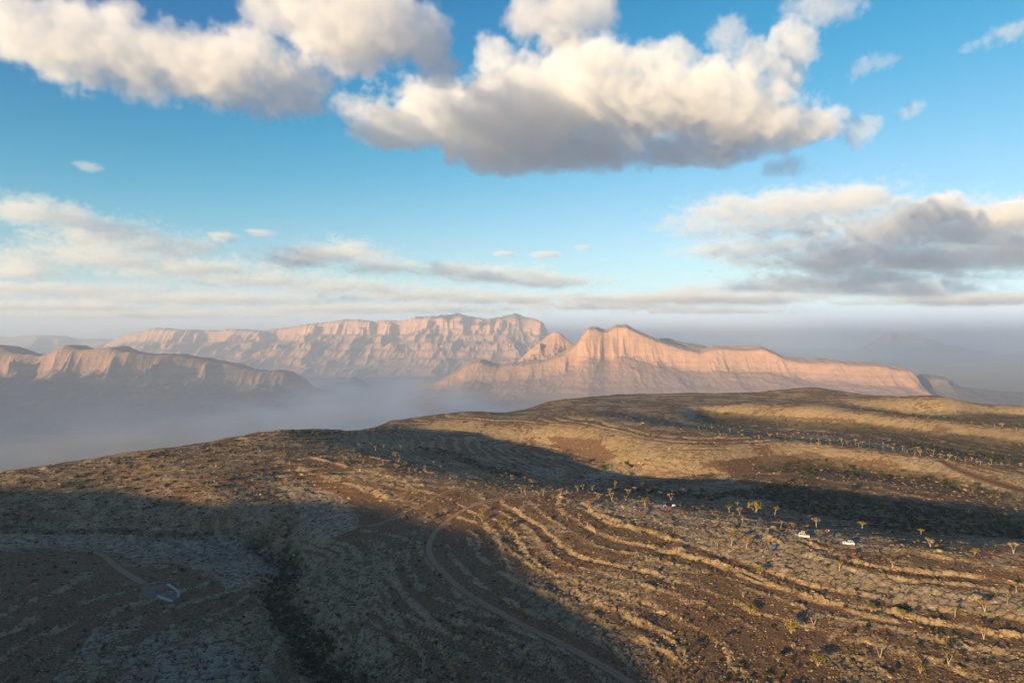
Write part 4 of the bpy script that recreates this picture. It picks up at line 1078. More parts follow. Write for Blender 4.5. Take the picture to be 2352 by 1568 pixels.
# the trees one can single out
for a in [
    (T4, 425, 1042, 78, 'bush', 'y', 'largest bushy tree with pale stems, far behind the blue toilet tent'),
    (T4, 238, 1036, 46, 'round', 'y', 'round crowned tree on a pale trunk left of the vase shaped tree'),
    (T4, 312, 1056, 46, 'fork', 't', 'tan vase shaped tree on a forked trunk just left of the largest bushy tree'),
    (T4, 562, 1056, 56, 'fork', 'y', 'forked pale trunk tree standing right of the largest bushy tree'),
    (T4, 330, 1110, 42, 'tall', 't', 'thin small tree on bare pavement below the vase shaped tree'),
    (T4, 605, 1144, 46, 'tall', 't', 'slim tree with a bent pale trunk just left of the blue toilet tent'),
    (T4, 862, 1142, 58, 'round', 'y', 'green mop headed tree behind the off-roader with the roof tent'),
    (T4, 1190, 1160, 54, 'round', 'y', 'broad domed tree on two stems behind the white estate car'),
    (T4, 295, 1000, 36, 'round', 'y', 'low round tree at the wadi edge above the vase shaped tree'),
    (T4, 577, 996, 26, 'bush', 'y', 'flat topped small tree above the forked tree at the wadi edge'),
    (T4, 810, 1082, 26, 'bare', 't', 'leafless leaning snag in the wadi behind the camp'),
    (R5, 1655, 577, 42, 'round', 'y', 'lone round tree in the dark wadi left of the sunlit rock shelf'),
    (R5, 1720, 652, 50, 'fork', 't', 'forked tree at the left end of the sunlit rock shelf'),
    (R5, 2280, 692, 56, 'fork', 't', 'leaning forked tree with a green base on the rock shelf by the right edge'),
    (R5, 2020, 700, 36, 'bush', 'y', 'low bushy tree against the middle of the sunlit rock shelf'),
    (R5, 1465, 792, 46, 'bare', 't', 'bare white branched tree in the open below the red car'),
    (R5, 1105, 812, 56, 'round', 'y', 'olive tree on a straight trunk at the rock ledge below the estate car'),
    (R5, 480, 662, 52, 'fork', 't', 'dry forked tree standing left of the blue dome tent'),
    (R5, 375, 642, 62, 'fork', 'y', 'spreading tree two trees left of the blue dome tent'),
    (R5, 280, 652, 42, 'tall', 't', 'thin dry tree three trees left of the blue dome tent'),
    (R5, 570, 832, 48, 'bush', 'y', 'bushy olive tree on the ledge below the blue dome tent'),
    (R5, 780, 1232, 82, 'bush', 'y', 'big sprawling bushy tree low on the sunlit slope, widest one there'),
    (R5, 1380, 1397, 78, 'bare', 't', 'largest bare grey bush tree at the bottom of the sunlit slope'),
    (R5, 930, 1177, 52, 'bare', 't', 'bare tree right of the big sprawling bushy tree'),
    (R5, 1885, 1127, 74, 'tall', 't', 'tall dry tree with a long shadow in the middle of the right hand slope'),
    (R5, 2085, 1087, 62, 'fork', 't', 'forked dry tree right of the tall dry tree with a long shadow'),
    (R5, 2235, 1047, 62, 'tall', 'y', 'slim green headed tree near the right edge on the ledged slope'),
    (R5, 2300, 952, 46, 'round', 'y', 'small round tree near the right edge under the rock shelf'),
    (R5, 2080, 1272, 72, 'fork', 't', 'forked tree on a rock hump near the lower right corner'),
    (R5, 1840, 1452, 74, 'fork', 'y', 'large forked tree in the lower right among dark stones'),
    (R5, 500, 1100, 60, 'bush', 'y', 'bushy tree on a boulder with a black shadow on the sunlit slope'),
    (R5, 1530, 1132, 52, 'bush', 'y', 'rounded tree in front of a tall narrow shadow on the slope'),
    (R5, 1320, 1087, 52, 'bush', 'y', 'green tree by a dark rock cleft on the slope'),
    (R5, 1600, 1012, 34, 'bare', 't', 'little bare tree on flat pavement in the middle of the slope'),
    (R5, 455, 987, 42, 'bare', 't', 'small bare tree on brown soil left of the rock ledges'),
    (R5, 960, 1452, 62, 'bush', 'y', 'leafy tree near the bottom edge below the sprawling bushy tree'),
    (R5, 1650, 1502, 54, 'bush', 'y', 'olive bush tree at the bottom edge right of the largest bare bush tree'),
    (R5, 30, 1012, 42, 'tall', 't', 'slender tree on the sunlit slope above the shadow edge'),
    (R5, 60, 1362, 42, 'bush', 'y', 'low bush tree close to the shadow edge near the bottom'),
    (R5, 690, 1425, 46, 'bush', 'y', 'dark green bush tree below the sprawling bushy tree, to its left'),
    (R5, 270, 1330, 50, 'tall', 'y', 'narrow tree with a slanting shadow on the lower slope'),
    (R4, 1110, 540, 60, 'bush', 'y', 'first tree inside the track bend, at the tip of the sunlit slope'),
    (R4, 960, 480, 40, 'bush', 'y', 'yellow green bush tree at the head of the track bend'),
    (R4, 630, 460, 30, 'round', 'y', 'small green tree just outside the track bend'),
    (T3, 1350, 1112, 62, 'fork', 't', 'forked tan tree on the rim left of the camp tents'),
    (T3, 1505, 1057, 52, 'fork', 't', 'forked tree on the rim between two round trees'),
    (T3, 1570, 1027, 46, 'round', 't', 'low round tan tree on the wadi rim left of the camp tents'),
    (T3, 1690, 1042, 42, 'bush', 'y', 'wide low tree on the wadi rim just above the camp tents'),
    (T3, 1645, 987, 42, 'round', 't', 'wide umbrella tree in the wadi above the camp tents'),
    (T3, 1370, 1007, 68, 'tall', 't', 'tall knobbly tan tree on the wadi rim, left of the umbrella tree'),
    (T3, 1915, 1112, 60, 'fork', 't', 'tan forked tree right behind the camp tents'),
    (T3, 1925, 1055, 42, 'tall', 't', 'thin tree in the wadi behind the tan forked tree'),
    (T3, 1668, 1167, 74, 'fork', 'y', 'leaning yellow green tree in front of the camp, left of the blue and white tent'),
    (T3, 1110, 1172, 54, 'bush', 't', 'broad dry tree at the start of the long rock ledge'),
    (T3, 1225, 1082, 42, 'bush', 't', 'small dry bushy tree above the start of the long rock ledge'),
    (T3, 1035, 1292, 62, 'tall', 't', 'slim dry tree on the sunlit pavement inside the track bend'),
    (T3, 930, 1142, 52, 'bare', 't', 'bare stump like tree on the reddish rim soil'),
    (T2, 1320, 392, 46, 'tall', 't', 'tallest tree in the row on the small hillock with the curved ledge'),
    (T2, 1430, 452, 46, 'bush', 'y', 'bushy tree at the right end of the curved ledge'),
    (T2, 1790, 1042, 36, 'bush', 'y', 'small bush tree by the fork of the tracks'),
    (T2, 365, 357, 42, 'round', 'y', 'lone dark tree on the upper left hillside')]:
    tree(*a)
GROUPS = [
    ('trees along the wadi rim', 'small tan tree in the loose wadi rim row', T3,
     [(1475, 1002, 30), (1520, 962, 30), (1160, 1012, 46, 'bare'), (1070, 1002, 40), (1020, 1012, 40), (915, 1022, 36), (860, 1052, 52), (690, 1062, 60), (650, 1057, 30), (520, 1052, 36), (510, 1012, 26), (480, 1017, 26), (2255, 1117, 36), (2255, 1072, 22), (1460, 952, 25), (1480, 1102, 36), (920, 1292, 42), (1115, 1352, 42), (1455, 1192, 42), (500, 1152, 40), (650, 1112, 26), (110, 1232, 50), (1330, 1025, 34), (2025, 1045, 40), (1800, 1060, 40)]),
    ('small trees in the shaded flat beyond the bend', 'little pale tree on the shaded flat beyond the bend', T3,
     [(580, 942, 40), (630, 942, 26), (515, 912, 32), (395, 922, 32), (390, 897, 32), (335, 882, 36), (295, 882, 26), (215, 907, 20), (315, 952, 22), (705, 937, 26), (770, 952, 16), (1100, 935, 20), (1250, 930, 18), (905, 950, 18)]),
    ('trees along the far bench', 'tiny pale tree in the long far bench row', T4,
     [(20, 442, 26), (240, 457, 26), (530, 492, 26), (585, 492, 26), (730, 487, 26), (640, 497, 22), (680, 512, 26), (765, 507, 22), (800, 482, 17), (875, 492, 22), (928, 502, 22), (935, 527, 17), (878, 527, 22), (878, 552, 22), (1140, 542, 31), (1163, 562, 29), (1213, 532, 23), (1240, 542, 22), (1040, 527, 22), (1045, 567, 31), (1080, 547, 22), (1337, 570, 33), (1410, 587, 22), (1420, 562, 22), (1480, 582, 25), (960, 547, 22), (990, 522, 17), (1190, 547, 22), (1295, 547, 14), (1375, 562, 17), (110, 437, 20), (300, 472, 19), (450, 502, 22), (825, 515, 18), (700, 480, 18), (60, 425, 18), (330, 460, 18)]),
    ('trees at the right end of the far bench', 'small yellow crowned tree beside the far dark track', T4,
     [(1565, 627, 25), (1608, 624, 29), (1700, 617, 31), (1748, 637, 25), (1590, 592, 26), (1820, 642, 25), (1860, 652, 23), (1975, 662, 22), (2040, 692, 26), (2120, 687, 29), (1690, 642, 17), (1930, 667, 16), (1650, 600, 22), (2330, 700, 20)]),
    ('trees on the far sunlit band', 'speck of a tree on the farthest sunlit band', T4,
     [(1660, 372, 20), (2195, 417, 24), (2140, 417, 16), (2250, 447, 18), (2300, 447, 20), (1975, 392, 16), (1580, 357, 14), (2345, 457, 20), (1840, 388, 14), (1430, 350, 12), (1180, 300, 14), (1720, 378, 12), (2060, 400, 14)]),
    ('trees on the small hillock', 'small pale tree around the curved hillock ledge', T2,
     [(1245, 402, 46), (1480, 397, 46), (1080, 352, 26), (1400, 392, 26), (1470, 477, 36), (1125, 512, 32), (1315, 527, 42), (1540, 527, 26), (1160, 330, 22), (1040, 390, 20), (1200, 350, 24), (1560, 370, 24), (1640, 380, 20)]),
    ('small trees between the hillock and the track', 'small tree between the curved ledge and the track', T2,
     [(1565, 592, 31), (1715, 572, 31), (1865, 562, 26), (1865, 452, 26), (1920, 502, 36), (1960, 522, 42), (2075, 502, 31), (1995, 472, 26), (1800, 527, 26), (1440, 562, 31), (2120, 510, 26), (2230, 540, 28), (1745, 525, 18)]),
    ('dots of trees on the left skyline', 'dark speck of a tree on the near skyline', T2,
     [(665, 203, 16), (735, 209, 12), (690, 206, 10), (160, 245, 14), (60, 270, 12), (960, 225, 10), (810, 216, 10)]),
]
ORD = 'first second third fourth fifth sixth seventh eighth ninth tenth eleventh twelfth thirteenth fourteenth fifteenth sixteenth seventeenth eighteenth nineteenth'.split()
def ordinal(n):
    if n <= 19: return ORD[n - 1]
    tens = {2: 'twenty', 3: 'thirty', 4: 'forty'}[n // 10]
    return (tens[:-1] + 'ieth') if n % 10 == 0 else tens + '-' + ORD[n % 10 - 1]
for gname, lab, F_, pts in GROUPS:
    for n_, q in enumerate(sorted(pts)):
        tree(F_, *q[:3], q[3] if len(q) > 3 else None, None, '%s, %s from left' % (lab, ordinal(n_ + 1)), gname)
# ------------------------------------------------------------------ the camp: vehicles, tents, people
def paint(name, c, rough=.35, spec=.5, metal=0.0):
    m = bpy.data.materials.new(name); m.use_nodes = True; k = NT(m.node_tree); b = m.node_tree.nodes['Principled BSDF']
    pos = k.n('ShaderNodeNewGeometry').outputs['Position']
    dust = k.rng(k.noise(pos, 1.6, 4, .6), .5, .75, 0, .35)
    k.put(b.inputs['Base Color'], k.mix(dust, c, (.30, .22, .14)))
    b.inputs['Roughness'].default_value = rough; b.inputs['Specular IOR Level'].default_value = spec; b.inputs['Metallic'].default_value = metal
    return m
P_WHITE = paint('white_paint', (.78, .77, .73)); P_RED = paint('red_paint', (.24, .02, .018)); P_BLACK = paint('black_trim', (.03, .03, .03), .6)
P_GLASS = paint('car_glass', (.02, .025, .03), .08, .6); P_RUB = paint('tyre_rubber', (.022, .021, .02), .85, .2); P_RIM = paint('rim_metal', (.5, .5, .5), .35, .5, .7)
P_LAMP = paint('lamp_lens', (.75, .75, .72), .1, .7); P_TAIL = paint('tail_lens', (.5, .02, .02), .2, .6)
P_BLUE = paint('blue_nylon', (.03, .075, .25), .6, .3); P_TAN = paint('tan_canvas', (.42, .25, .10), .8, .2); P_BROWN = paint('brown_cover', (.15, .09, .05), .8, .2)
P_TWHITE = paint('white_nylon', (.74, .74, .76), .6, .3); P_DARK = paint('dark_nylon', (.03, .035, .05), .7, .2); P_TRED = paint('red_nylon', (.26, .03, .035), .6, .3)
P_SKIN = paint('skin', (.40, .24, .15), .6, .3); P_CLOTH = paint('dark_cloth', (.025, .025, .045), .9, .2); P_REDC = paint('red_cloth', (.50, .05, .06), .9, .2); P_GREYC = paint('pale_cloth', (.5, .45, .42), .9, .2); P_HAIR = paint('hair', (.02, .015, .01), .7, .3)
P_CONC = paint('pale_concrete', (.42, .41, .31), .9, .2); P_EARTH = paint('basin_earth', (.24, .16, .09), .95, .1); P_POOL = paint('blue_lining', (.10, .12, .13), .6, .3)

def put(name, V, F, mat, parent=None, smooth=False, bevel=0.0):
    me = mesh_from(name, V, F, [mat], smooth=smooth)
    if bevel:
        bm = bmesh.new(); bm.from_mesh(me); bmesh.ops.recalc_face_normals(bm, faces=bm.faces)
        bmesh.ops.bevel(bm, geom=[e for e in bm.edges if e.is_manifold and e.calc_face_angle(0) > .5], offset=bevel, segments=2, affect='EDGES', clamp_overlap=True)
        bm.to_mesh(me); bm.free()
    o = bpy.data.objects.new(name, me); COL.objects.link(o)
    if parent: o.parent = parent
    return o
def root_at(name, p, rz, label, cat, group=None):
    o = bpy.data.objects.new(name, None); COL.objects.link(o); o.location = p; o.rotation_euler = (0, 0, rz)
    o['label'] = label; o['category'] = cat
    if group: o['group'] = group
    return o
def seat_tilt(o, L, W):
    """lay a thing on the slope under it"""
    c, s = math.cos(o.rotation_euler[2]), math.sin(o.rotation_euler[2]); x, y = o.location[:2]
    f = lambda a, b: float(gz(x + a * c - b * s, y + a * s + b * c)[0])
    zf, zb, zl, zr = f(L / 2, 0), f(-L / 2, 0), f(0, W / 2), f(0, -W / 2)
    o.rotation_euler = (math.atan2(zl - zr, W) * .6, -math.atan2(zf - zb, L) * .6, o.rotation_euler[2])
    o.location.z = max((zf + zb) / 2, (zl + zr) / 2, f(0, 0)) - .02
def prism(prof, y0, y1, taper=None):
    """side outline (x, z) swept across the width; taper(x, z) narrows it"""
    n = len(prof); V = []
    for y in (y0, y1):
        for x, z in prof: V.append((x, y * (taper(x, z) if taper else 1), z))
    F = [tuple(range(n - 1, -1, -1)), tuple(range(n, 2 * n))] + [(i, (i + 1) % n, n + (i + 1) % n, n + i) for i in range(n)]
    return V, F
def box(cx, cy, cz, sx, sy, sz):
    V = [(cx + a * sx / 2, cy + b * sy / 2, cz + c * sz / 2) for c in (-1, 1) for a, b in ((-1, -1), (1, -1), (1, 1), (-1, 1))]
    return V, [(3, 2, 1, 0), (4, 5, 6, 7), (0, 1, 5, 4), (1, 2, 6, 5), (2, 3, 7, 6), (3, 0, 4, 7)]
def disc_y(cx, cy, cz, r, w, n=16, r2=None):
    V, F = [], []
    prof = [(r * .9, -w / 2), (r, -w / 4), (r, w / 4), (r * .9, w / 2)]
    for rr, yy in prof:
        for j in range(n):
            t = 2 * math.pi * j / n; V.append((cx + rr * math.cos(t), cy + yy, cz + rr * math.sin(t)))
    for i in range(3):
        for j in range(n): F.append((i * n + j, i * n + (j + 1) % n, (i + 1) * n + (j + 1) % n, (i + 1) * n + j))
    F += [tuple(range(n)), tuple(range(4 * n - 1, 3 * n - 1, -1))]
    return V, F

def car(name, p, rz, label, boxy, mat, L, W, H, clad=None):
    o = root_at(name, p, rz, label, 'car')
    h = L / 2; bz = .34 if boxy else .26; belt = .56 * H if boxy else .60 * H; wr = .38 if boxy else .33
    ax1, ax2 = h * .62, -h * .60
    def arch(ax):
        return [(ax + wr * 1.18 * math.cos(t), wr + wr * 1.18 * math.sin(t)) for t in np.linspace(0, math.pi, 9)]
    up = [(-h, bz + .1), (-h, belt - .04), (-h + .06, belt)] + ([(h * .40, belt), (h - .12, belt - .06), (h, belt - .22)] if boxy else [(h * .42, belt), (h * .80, belt - .14), (h - .05, belt - .30), (h, belt - .42)]) + [(h, bz + .1), (h - .1, bz)]
    low = [q for q in arch(ax1) if q[1] > bz] ; low2 = [q for q in arch(ax2) if q[1] > bz]
    prof = up + [(ax1 + wr * 1.2, bz)] + low + [(ax1 - wr * 1.2, bz), (ax2 + wr * 1.2, bz)] + low2 + [(ax2 - wr * 1.2, bz), (-h + .1, bz)]
    put('body', *prism(prof, -W / 2, W / 2), mat, o, bevel=.05)
    if boxy: cab = [(-h + .05, belt - .01), (-h + .16, H - .06), (-h + .30, H), (h * .10, H), (h * .20, H - .06), (h * .42, belt - .01)]
    else: cab = [(-h + .10, belt - .01), (-h * .72, H - .10), (-h * .48, H - .01), (-h * .1, H), (h * .08, H - .05), (h * .46, belt - .01)]
    tp = lambda x, z: 1 - .16 * np.clip((z - belt) / (H - belt), 0, 1)
    put('cabin', *prism(cab, -W / 2 + .05, W / 2 - .05, tp), mat, o, bevel=.04)
    # side glass and screens, a few millimetres proud of the cabin
    def shrink(pts, f):
        c_ = np.mean(pts, 0); return [tuple(c_ + (np.array(q) - c_) * f) for q in pts]
    zt = H - .10; g_ = [(cab[0][0] + .18, belt + .03), (cab[1][0] + .14, zt), (cab[-2][0] - .04, zt), (cab[-1][0] - .16, belt + .03)]
    for sd in (-1, 1):
        xs = np.linspace(0, 1, 4)
        for i in range(3):
            lo_ = [g_[0][0] + (g_[3][0] - g_[0][0]) * t for t in (xs[i] + .015, xs[i + 1] - .015)]
            hi_ = [g_[1][0] + (g_[2][0] - g_[1][0]) * t for t in (xs[i] + .015, xs[i + 1] - .015)]
            yb, yt = (W / 2 - .05) * tp(0, belt + .03) + .004, (W / 2 - .05) * tp(0, zt) + .004
            Vs = [(lo_[0], sd * yb, belt + .03), (lo_[1], sd * yb, belt + .03), (hi_[1], sd * yt, zt), (hi_[0], sd * yt, zt)]
            put('window', Vs + [(a, b - sd * .012, c) for a, b, c in Vs], [(0, 1, 2, 3), (7, 6, 5, 4), (0, 4, 5, 1), (1, 5, 6, 2), (2, 6, 7, 3), (3, 7, 4, 0)], P_GLASS, o)
    for nm, (xa, za), (xb, zb), dx in (('windscreen', cab[-1], cab[-2], .012), ('rear_window', cab[0], cab[1], -.012)):
        w1, w2 = (W / 2 - .05) * .93, (W / 2 - .05) * .80
        a0 = np.array([xa, za]); b0 = np.array([xb, zb]); a1 = a0 + (b0 - a0) * .12; b1 = a0 + (b0 - a0) * .90
        Vs = [(a1[0] + dx, -w1, a1[1] + .008), (a1[0] + dx, w1, a1[1] + .008), (b1[0] + dx, w2, b1[1] + .008), (b1[0] + dx, -w2, b1[1] + .008)]
        put(nm, Vs + [(a - dx, b, c - .01) for a, b, c in Vs], [(0, 1, 2, 3), (7, 6, 5, 4), (0, 4, 5, 1), (1, 5, 6, 2), (2, 6, 7, 3), (3, 7, 4, 0)], P_GLASS, o)
    for ax in (ax1, ax2):
        for sd in (-1, 1):
            w_ = root_w = put('wheel', *disc_y(ax, sd * (W / 2 - .13), wr, wr, .24), P_RUB, o, smooth=False)
            put('rim', *disc_y(ax, sd * (W / 2 - .02), wr, wr * .62, .05), P_RIM if not boxy else P_WHITE, w_)
    for sd in (-1, 1):
        put('headlight', *box(h - .03, sd * (W / 2 - .28), belt - .34, .10, .30, .16), P_LAMP, o, bevel=.02)
        put('tail_light', *box(-h + .02, sd * (W / 2 - .14), belt - .22, .08, .14, .34), P_TAIL, o, bevel=.02)
        put('mirror', *box(cab[-1][0] - .18, sd * (W / 2 + .08), belt + .06, .12, .18, .14), P_BLACK if boxy else mat, o, bevel=.02)
    put('bumper', *box(h + .01, 0, bz + .12, .14, W * .96, .20), clad or mat, o, bevel=.03)
    put('bumper', *box(-h - .01, 0, bz + .12, .14, W * .96, .20), clad or mat, o, bevel=.03)
    if boxy:
        for sd in (-1, 1): put('roof_rail', *box(-h * .45, sd * W * .36, H + .03, L * .42, .05, .05), P_BLACK, o)
        put('spare_wheel', *[(lambda V, F: ([(-h - .16 + (y_ + 0) * 1.0, x_ + .1, z_) for x_, y_, z_ in V], F))(*disc_y(0, 0, .95, .36, .22))][0], P_RUB, o)
    seat_tilt(o, L * .6, W)
    return o
jeep = car('off_roader', on_ground(1847, 1233), math.radians(-24), 'boxy white off-roader carrying a tan roof tent beside the blue toilet tent', True, P_WHITE, 4.9, 1.92, 1.9, P_BLACK)
estate = car('estate_car', on_ground(1949, 1250), math.radians(160), 'rounded white estate car parked in the open right of the off-roader', False, P_WHITE, 4.9, 1.9, 1.68)
redcar = car('small_car', on_ground(1962, 1271.5), math.radians(62), 'small red car seen from behind below the white estate car', False, P_RED, 3.8, 1.7, 1.5)

# roof tent: stands on the off-roader's rails
def on_roof(dx, dz):
    return jeep.matrix_basis @ Vector((dx, 0, dz))
bpy.context.view_layer.update()
rt = root_at('roof_tent', on_roof(-.55, 1.96), jeep.rotation_euler[2], 'tan canvas roof tent standing open on the white off-roader', 'tent')
rt.rotation_euler = jeep.rotation_euler
put('base', *box(0, 0, .06, 1.75, 1.35, .12), P_BLACK, rt, bevel=.02)
for sd in (-1, 1): put('wall', *prism([(-.82, .12), (-.80, 1.22), (.80, 1.22), (.82, .12)], sd * .60 - .02, sd * .60 + .02), P_TAN, rt)
for sd in (-1, 1): put('end_wall', *box(sd * .80, 0, .67, .04, 1.16, 1.10), P_TAN, rt)
put('lid', *box(0, 0, 1.28, 1.78, 1.38, .13), P_BROWN, rt, bevel=.03)
put('window', *box(0, -.635, .74, .75, .02, .45), P_DARK, rt)
put('window', *box(0, .635, .74, .75, .02, .45), P_DARK, rt)

def dome(name, p, rz, R, H, mat, label, door=P_DARK, arch=None, group=None, cat='tent', long=1.25):
    o = root_at(name, p, rz, label, cat, group)
    V, F = [], []; n, m_ = 24, 9
    for i in range(m_ + 1):
        t = i / m_ * math.pi / 2
        for j in range(n):
            a = 2 * math.pi * j / n
            sag = 1 - .07 * abs(math.sin(2 * a)) ** .7 * math.sin(2 * t)      # cloth pulled between the poles
            V.append((R * long * math.cos(a) * math.cos(t) ** .75 * sag, R * math.sin(a) * math.cos(t) ** .75 * sag, H * math.sin(t)))
    for i in range(m_):
        for j in range(n): F.append((i * n + j, i * n + (j + 1) % n, (i + 1) * n + (j + 1) % n, (i + 1) * n + j))
    put('canopy', V, F, mat, o, smooth=True)
    for k_ in (math.pi / 4, -math.pi / 4):                            # two crossing poles
        PV, PF = [], []
        ts = np.linspace(-1, 1, 17)
        pts = [(R * long * 1.012 * math.cos(k_) * math.copysign(abs(math.cos((1 - abs(t)) * math.pi / 2)) ** .75, t), R * 1.012 * math.sin(k_) * math.copysign(abs(math.cos((1 - abs(t)) * math.pi / 2)) ** .75, t), H * 1.012 * math.sin((1 - abs(t)) * math.pi / 2) + .01) for t in ts]
        tube(PV, PF, pts, [.02] * 17, 5); put('pole', PV, PF, P_BLACK, o)
    # arched doorway on the near side, with its border
    DV = [(-.42 * R, 0, .02), (.42 * R, 0, .02)] + [(.42 * R * math.cos(t), 0, .02 + .62 * H * math.sin(t)) for t in np.linspace(.15, math.pi - .15, 9)]
    def ys(x, z): 
        t = math.asin(min(z / H, 1)); c = math.cos(t) ** .75; return -R * c * math.sqrt(max(1 - (x / (R * long * c + 1e-6)) ** 2, 0)) - .05
    DV = [(x, ys(x, z), z) for x, _, z in DV]; nD = len(DV)
    put('door', DV + [(x, y + .03, z) for x, y, z in DV], [tuple(range(nD)), tuple(range(2 * nD - 1, nD - 1, -1))] + [(i, (i + 1) % nD, nD + (i + 1) % nD, nD + i) for i in range(nD)], door, o)
    if arch:
        AV, AF = [], []; pts = [(x * 1.35, 0, .02 + z * 1.3) for x, z in [(.42 * R * math.cos(t), .62 * H * math.sin(t)) for t in np.linspace(0, math.pi, 13)]]
        tube(AV, AF, [(x, ys(x, min(z, H * .9)) - .03, z) for x, _, z in pts], [.09] * 13, 6); put('door_trim', AV, AF, arch, o)
    o.location.z -= .04
    return o
dome('dome_tent', on_ground(1779, 1258), math.radians(20), 1.25, 1.45, P_BLUE, 'blue dome tent below the rock ledge left of the cars')
dome('dome_tent', on_ground(1525.5, 1163), math.radians(10), 1.5, 1.6, P_BLUE, 'blue dome tent with a white arched doorway at the far camp', arch=P_TWHITE)
dome('dome_tent', on_ground(1548, 1162), math.radians(-15), .95, 1.15, P_TWHITE, 'small white dome tent between two arched tents at the far camp')
dome('dome_tent', on_ground(1561.5, 1162), math.radians(5), 1.05, 1.2, P_DARK, 'dark dome tent with a white arched doorway at the far camp', arch=P_TWHITE)
dome('dome_tent', on_ground(1900, 1219), math.radians(30), 1.0, 1.0, P_TRED, 'low red dome tent behind the estate car near the wadi')

def toilet_tent(p, mat, label, w=1.25, h=2.0):
    o = root_at('toilet_tent', p, math.radians(15), label, 'tent')
    a, b = w / 2, w * .34
    V = [(-a, -a, 0), (a, -a, 0), (a, a, 0), (-a, a, 0), (-a * .92, -a * .92, h * .62), (a * .92, -a * .92, h * .62), (a * .92, a * .92, h * .62), (-a * .92, a * .92, h * .62), (-b, -b, h * .9), (b, -b, h * .9), (b, b, h * .9), (-b, b, h * .9), (0, 0, h)]
    F = [(i, (i + 1) % 4, 4 + (i + 1) % 4, 4 + i) for i in range(4)] + [(4 + i, 4 + (i + 1) % 4, 8 + (i + 1) % 4, 8 + i) for i in range(4)] + [(8 + i, 8 + (i + 1) % 4, 12) for i in range(4)]
    put('canopy', V, F, mat, o)
    put('door', [(-.3, -a - .012, .08), (.3, -a - .012, .08), (.28, -a * .93 - .012, h * .6), (-.28, -a * .93 - .012, h * .6), (-.3, -a + .01, .08), (.3, -a + .01, .08), (.28, -a * .93 + .01, h * .6), (-.28, -a * .93 + .01, h * .6)], [(0, 1, 2, 3), (7, 6, 5, 4), (0, 4, 5, 1), (1, 5, 6, 2), (2, 6, 7, 3), (3, 7, 4, 0)], P_DARK if mat is P_BLUE else mat, o)
    for sx, sy in ((-1, -1), (1, -1), (1, 1), (-1, 1)):
        PV, PF = [], []; tube(PV, PF, [(sx * a * 1.01, sy * a * 1.01, 0), (sx * a * .93, sy * a * .93, h * .62), (sx * b, sy * b, h * .905)], [.02, .02, .02], 5); put('pole', PV, PF, P_BLACK, o)
    o.location.z -= .03
toilet_tent(on_ground(1827, 1227), P_BLUE, 'tall narrow blue tent standing left of the off-roader')
toilet_tent(on_ground(1539, 1170), P_TRED, 'upright red tent in front of the white tents at the far camp', 1.3, 1.8)

def chair(p, rz, label):
    o = root_at('camp_chair', p, rz, label, 'chair')
    put('seat', *box(0, 0, .42, .48, .46, .04), P_TWHITE, o, bevel=.01)
    bk = put('backrest', *box(0, 0, 0, .48, .03, .46), P_TWHITE, o, bevel=.01); bk.location = (0, .24, .66); bk.rotation_euler = (math.radians(-12), 0, 0)
    for sx in (-1, 1):
        for sy in (-1, 1): put('leg', *box(sx * .21, sy * .20, .20, .03, .03, .42), P_RIM, o)
        put('armrest', *box(sx * .24, .02, .62, .05, .44, .03), P_BLACK, o)
chair(on_ground(1828.3, 1230.4), .4, 'white camp chair on the left behind the off-roader')
chair(on_ground(1831.2, 1230.0), 1.2, 'white camp chair nearest the rear bumper of the off-roader')
chair(on_ground(1904.6, 1220.5), 2.0, 'white camp chair right of the low red tent')
cb = root_at('cool_box', on_ground(1565, 1155), .3, 'small white cool box behind the tents of the far camp', 'cool box')
put('box', *box(0, 0, .24, .75, .45, .46), P_TWHITE, cb, bevel=.04); put('lid', *box(0, 0, .51, .78, .48, .08), P_TWHITE, cb, bevel=.03); put('handle', *box(0, -.26, .40, .3, .03, .04), P_BLACK, cb)

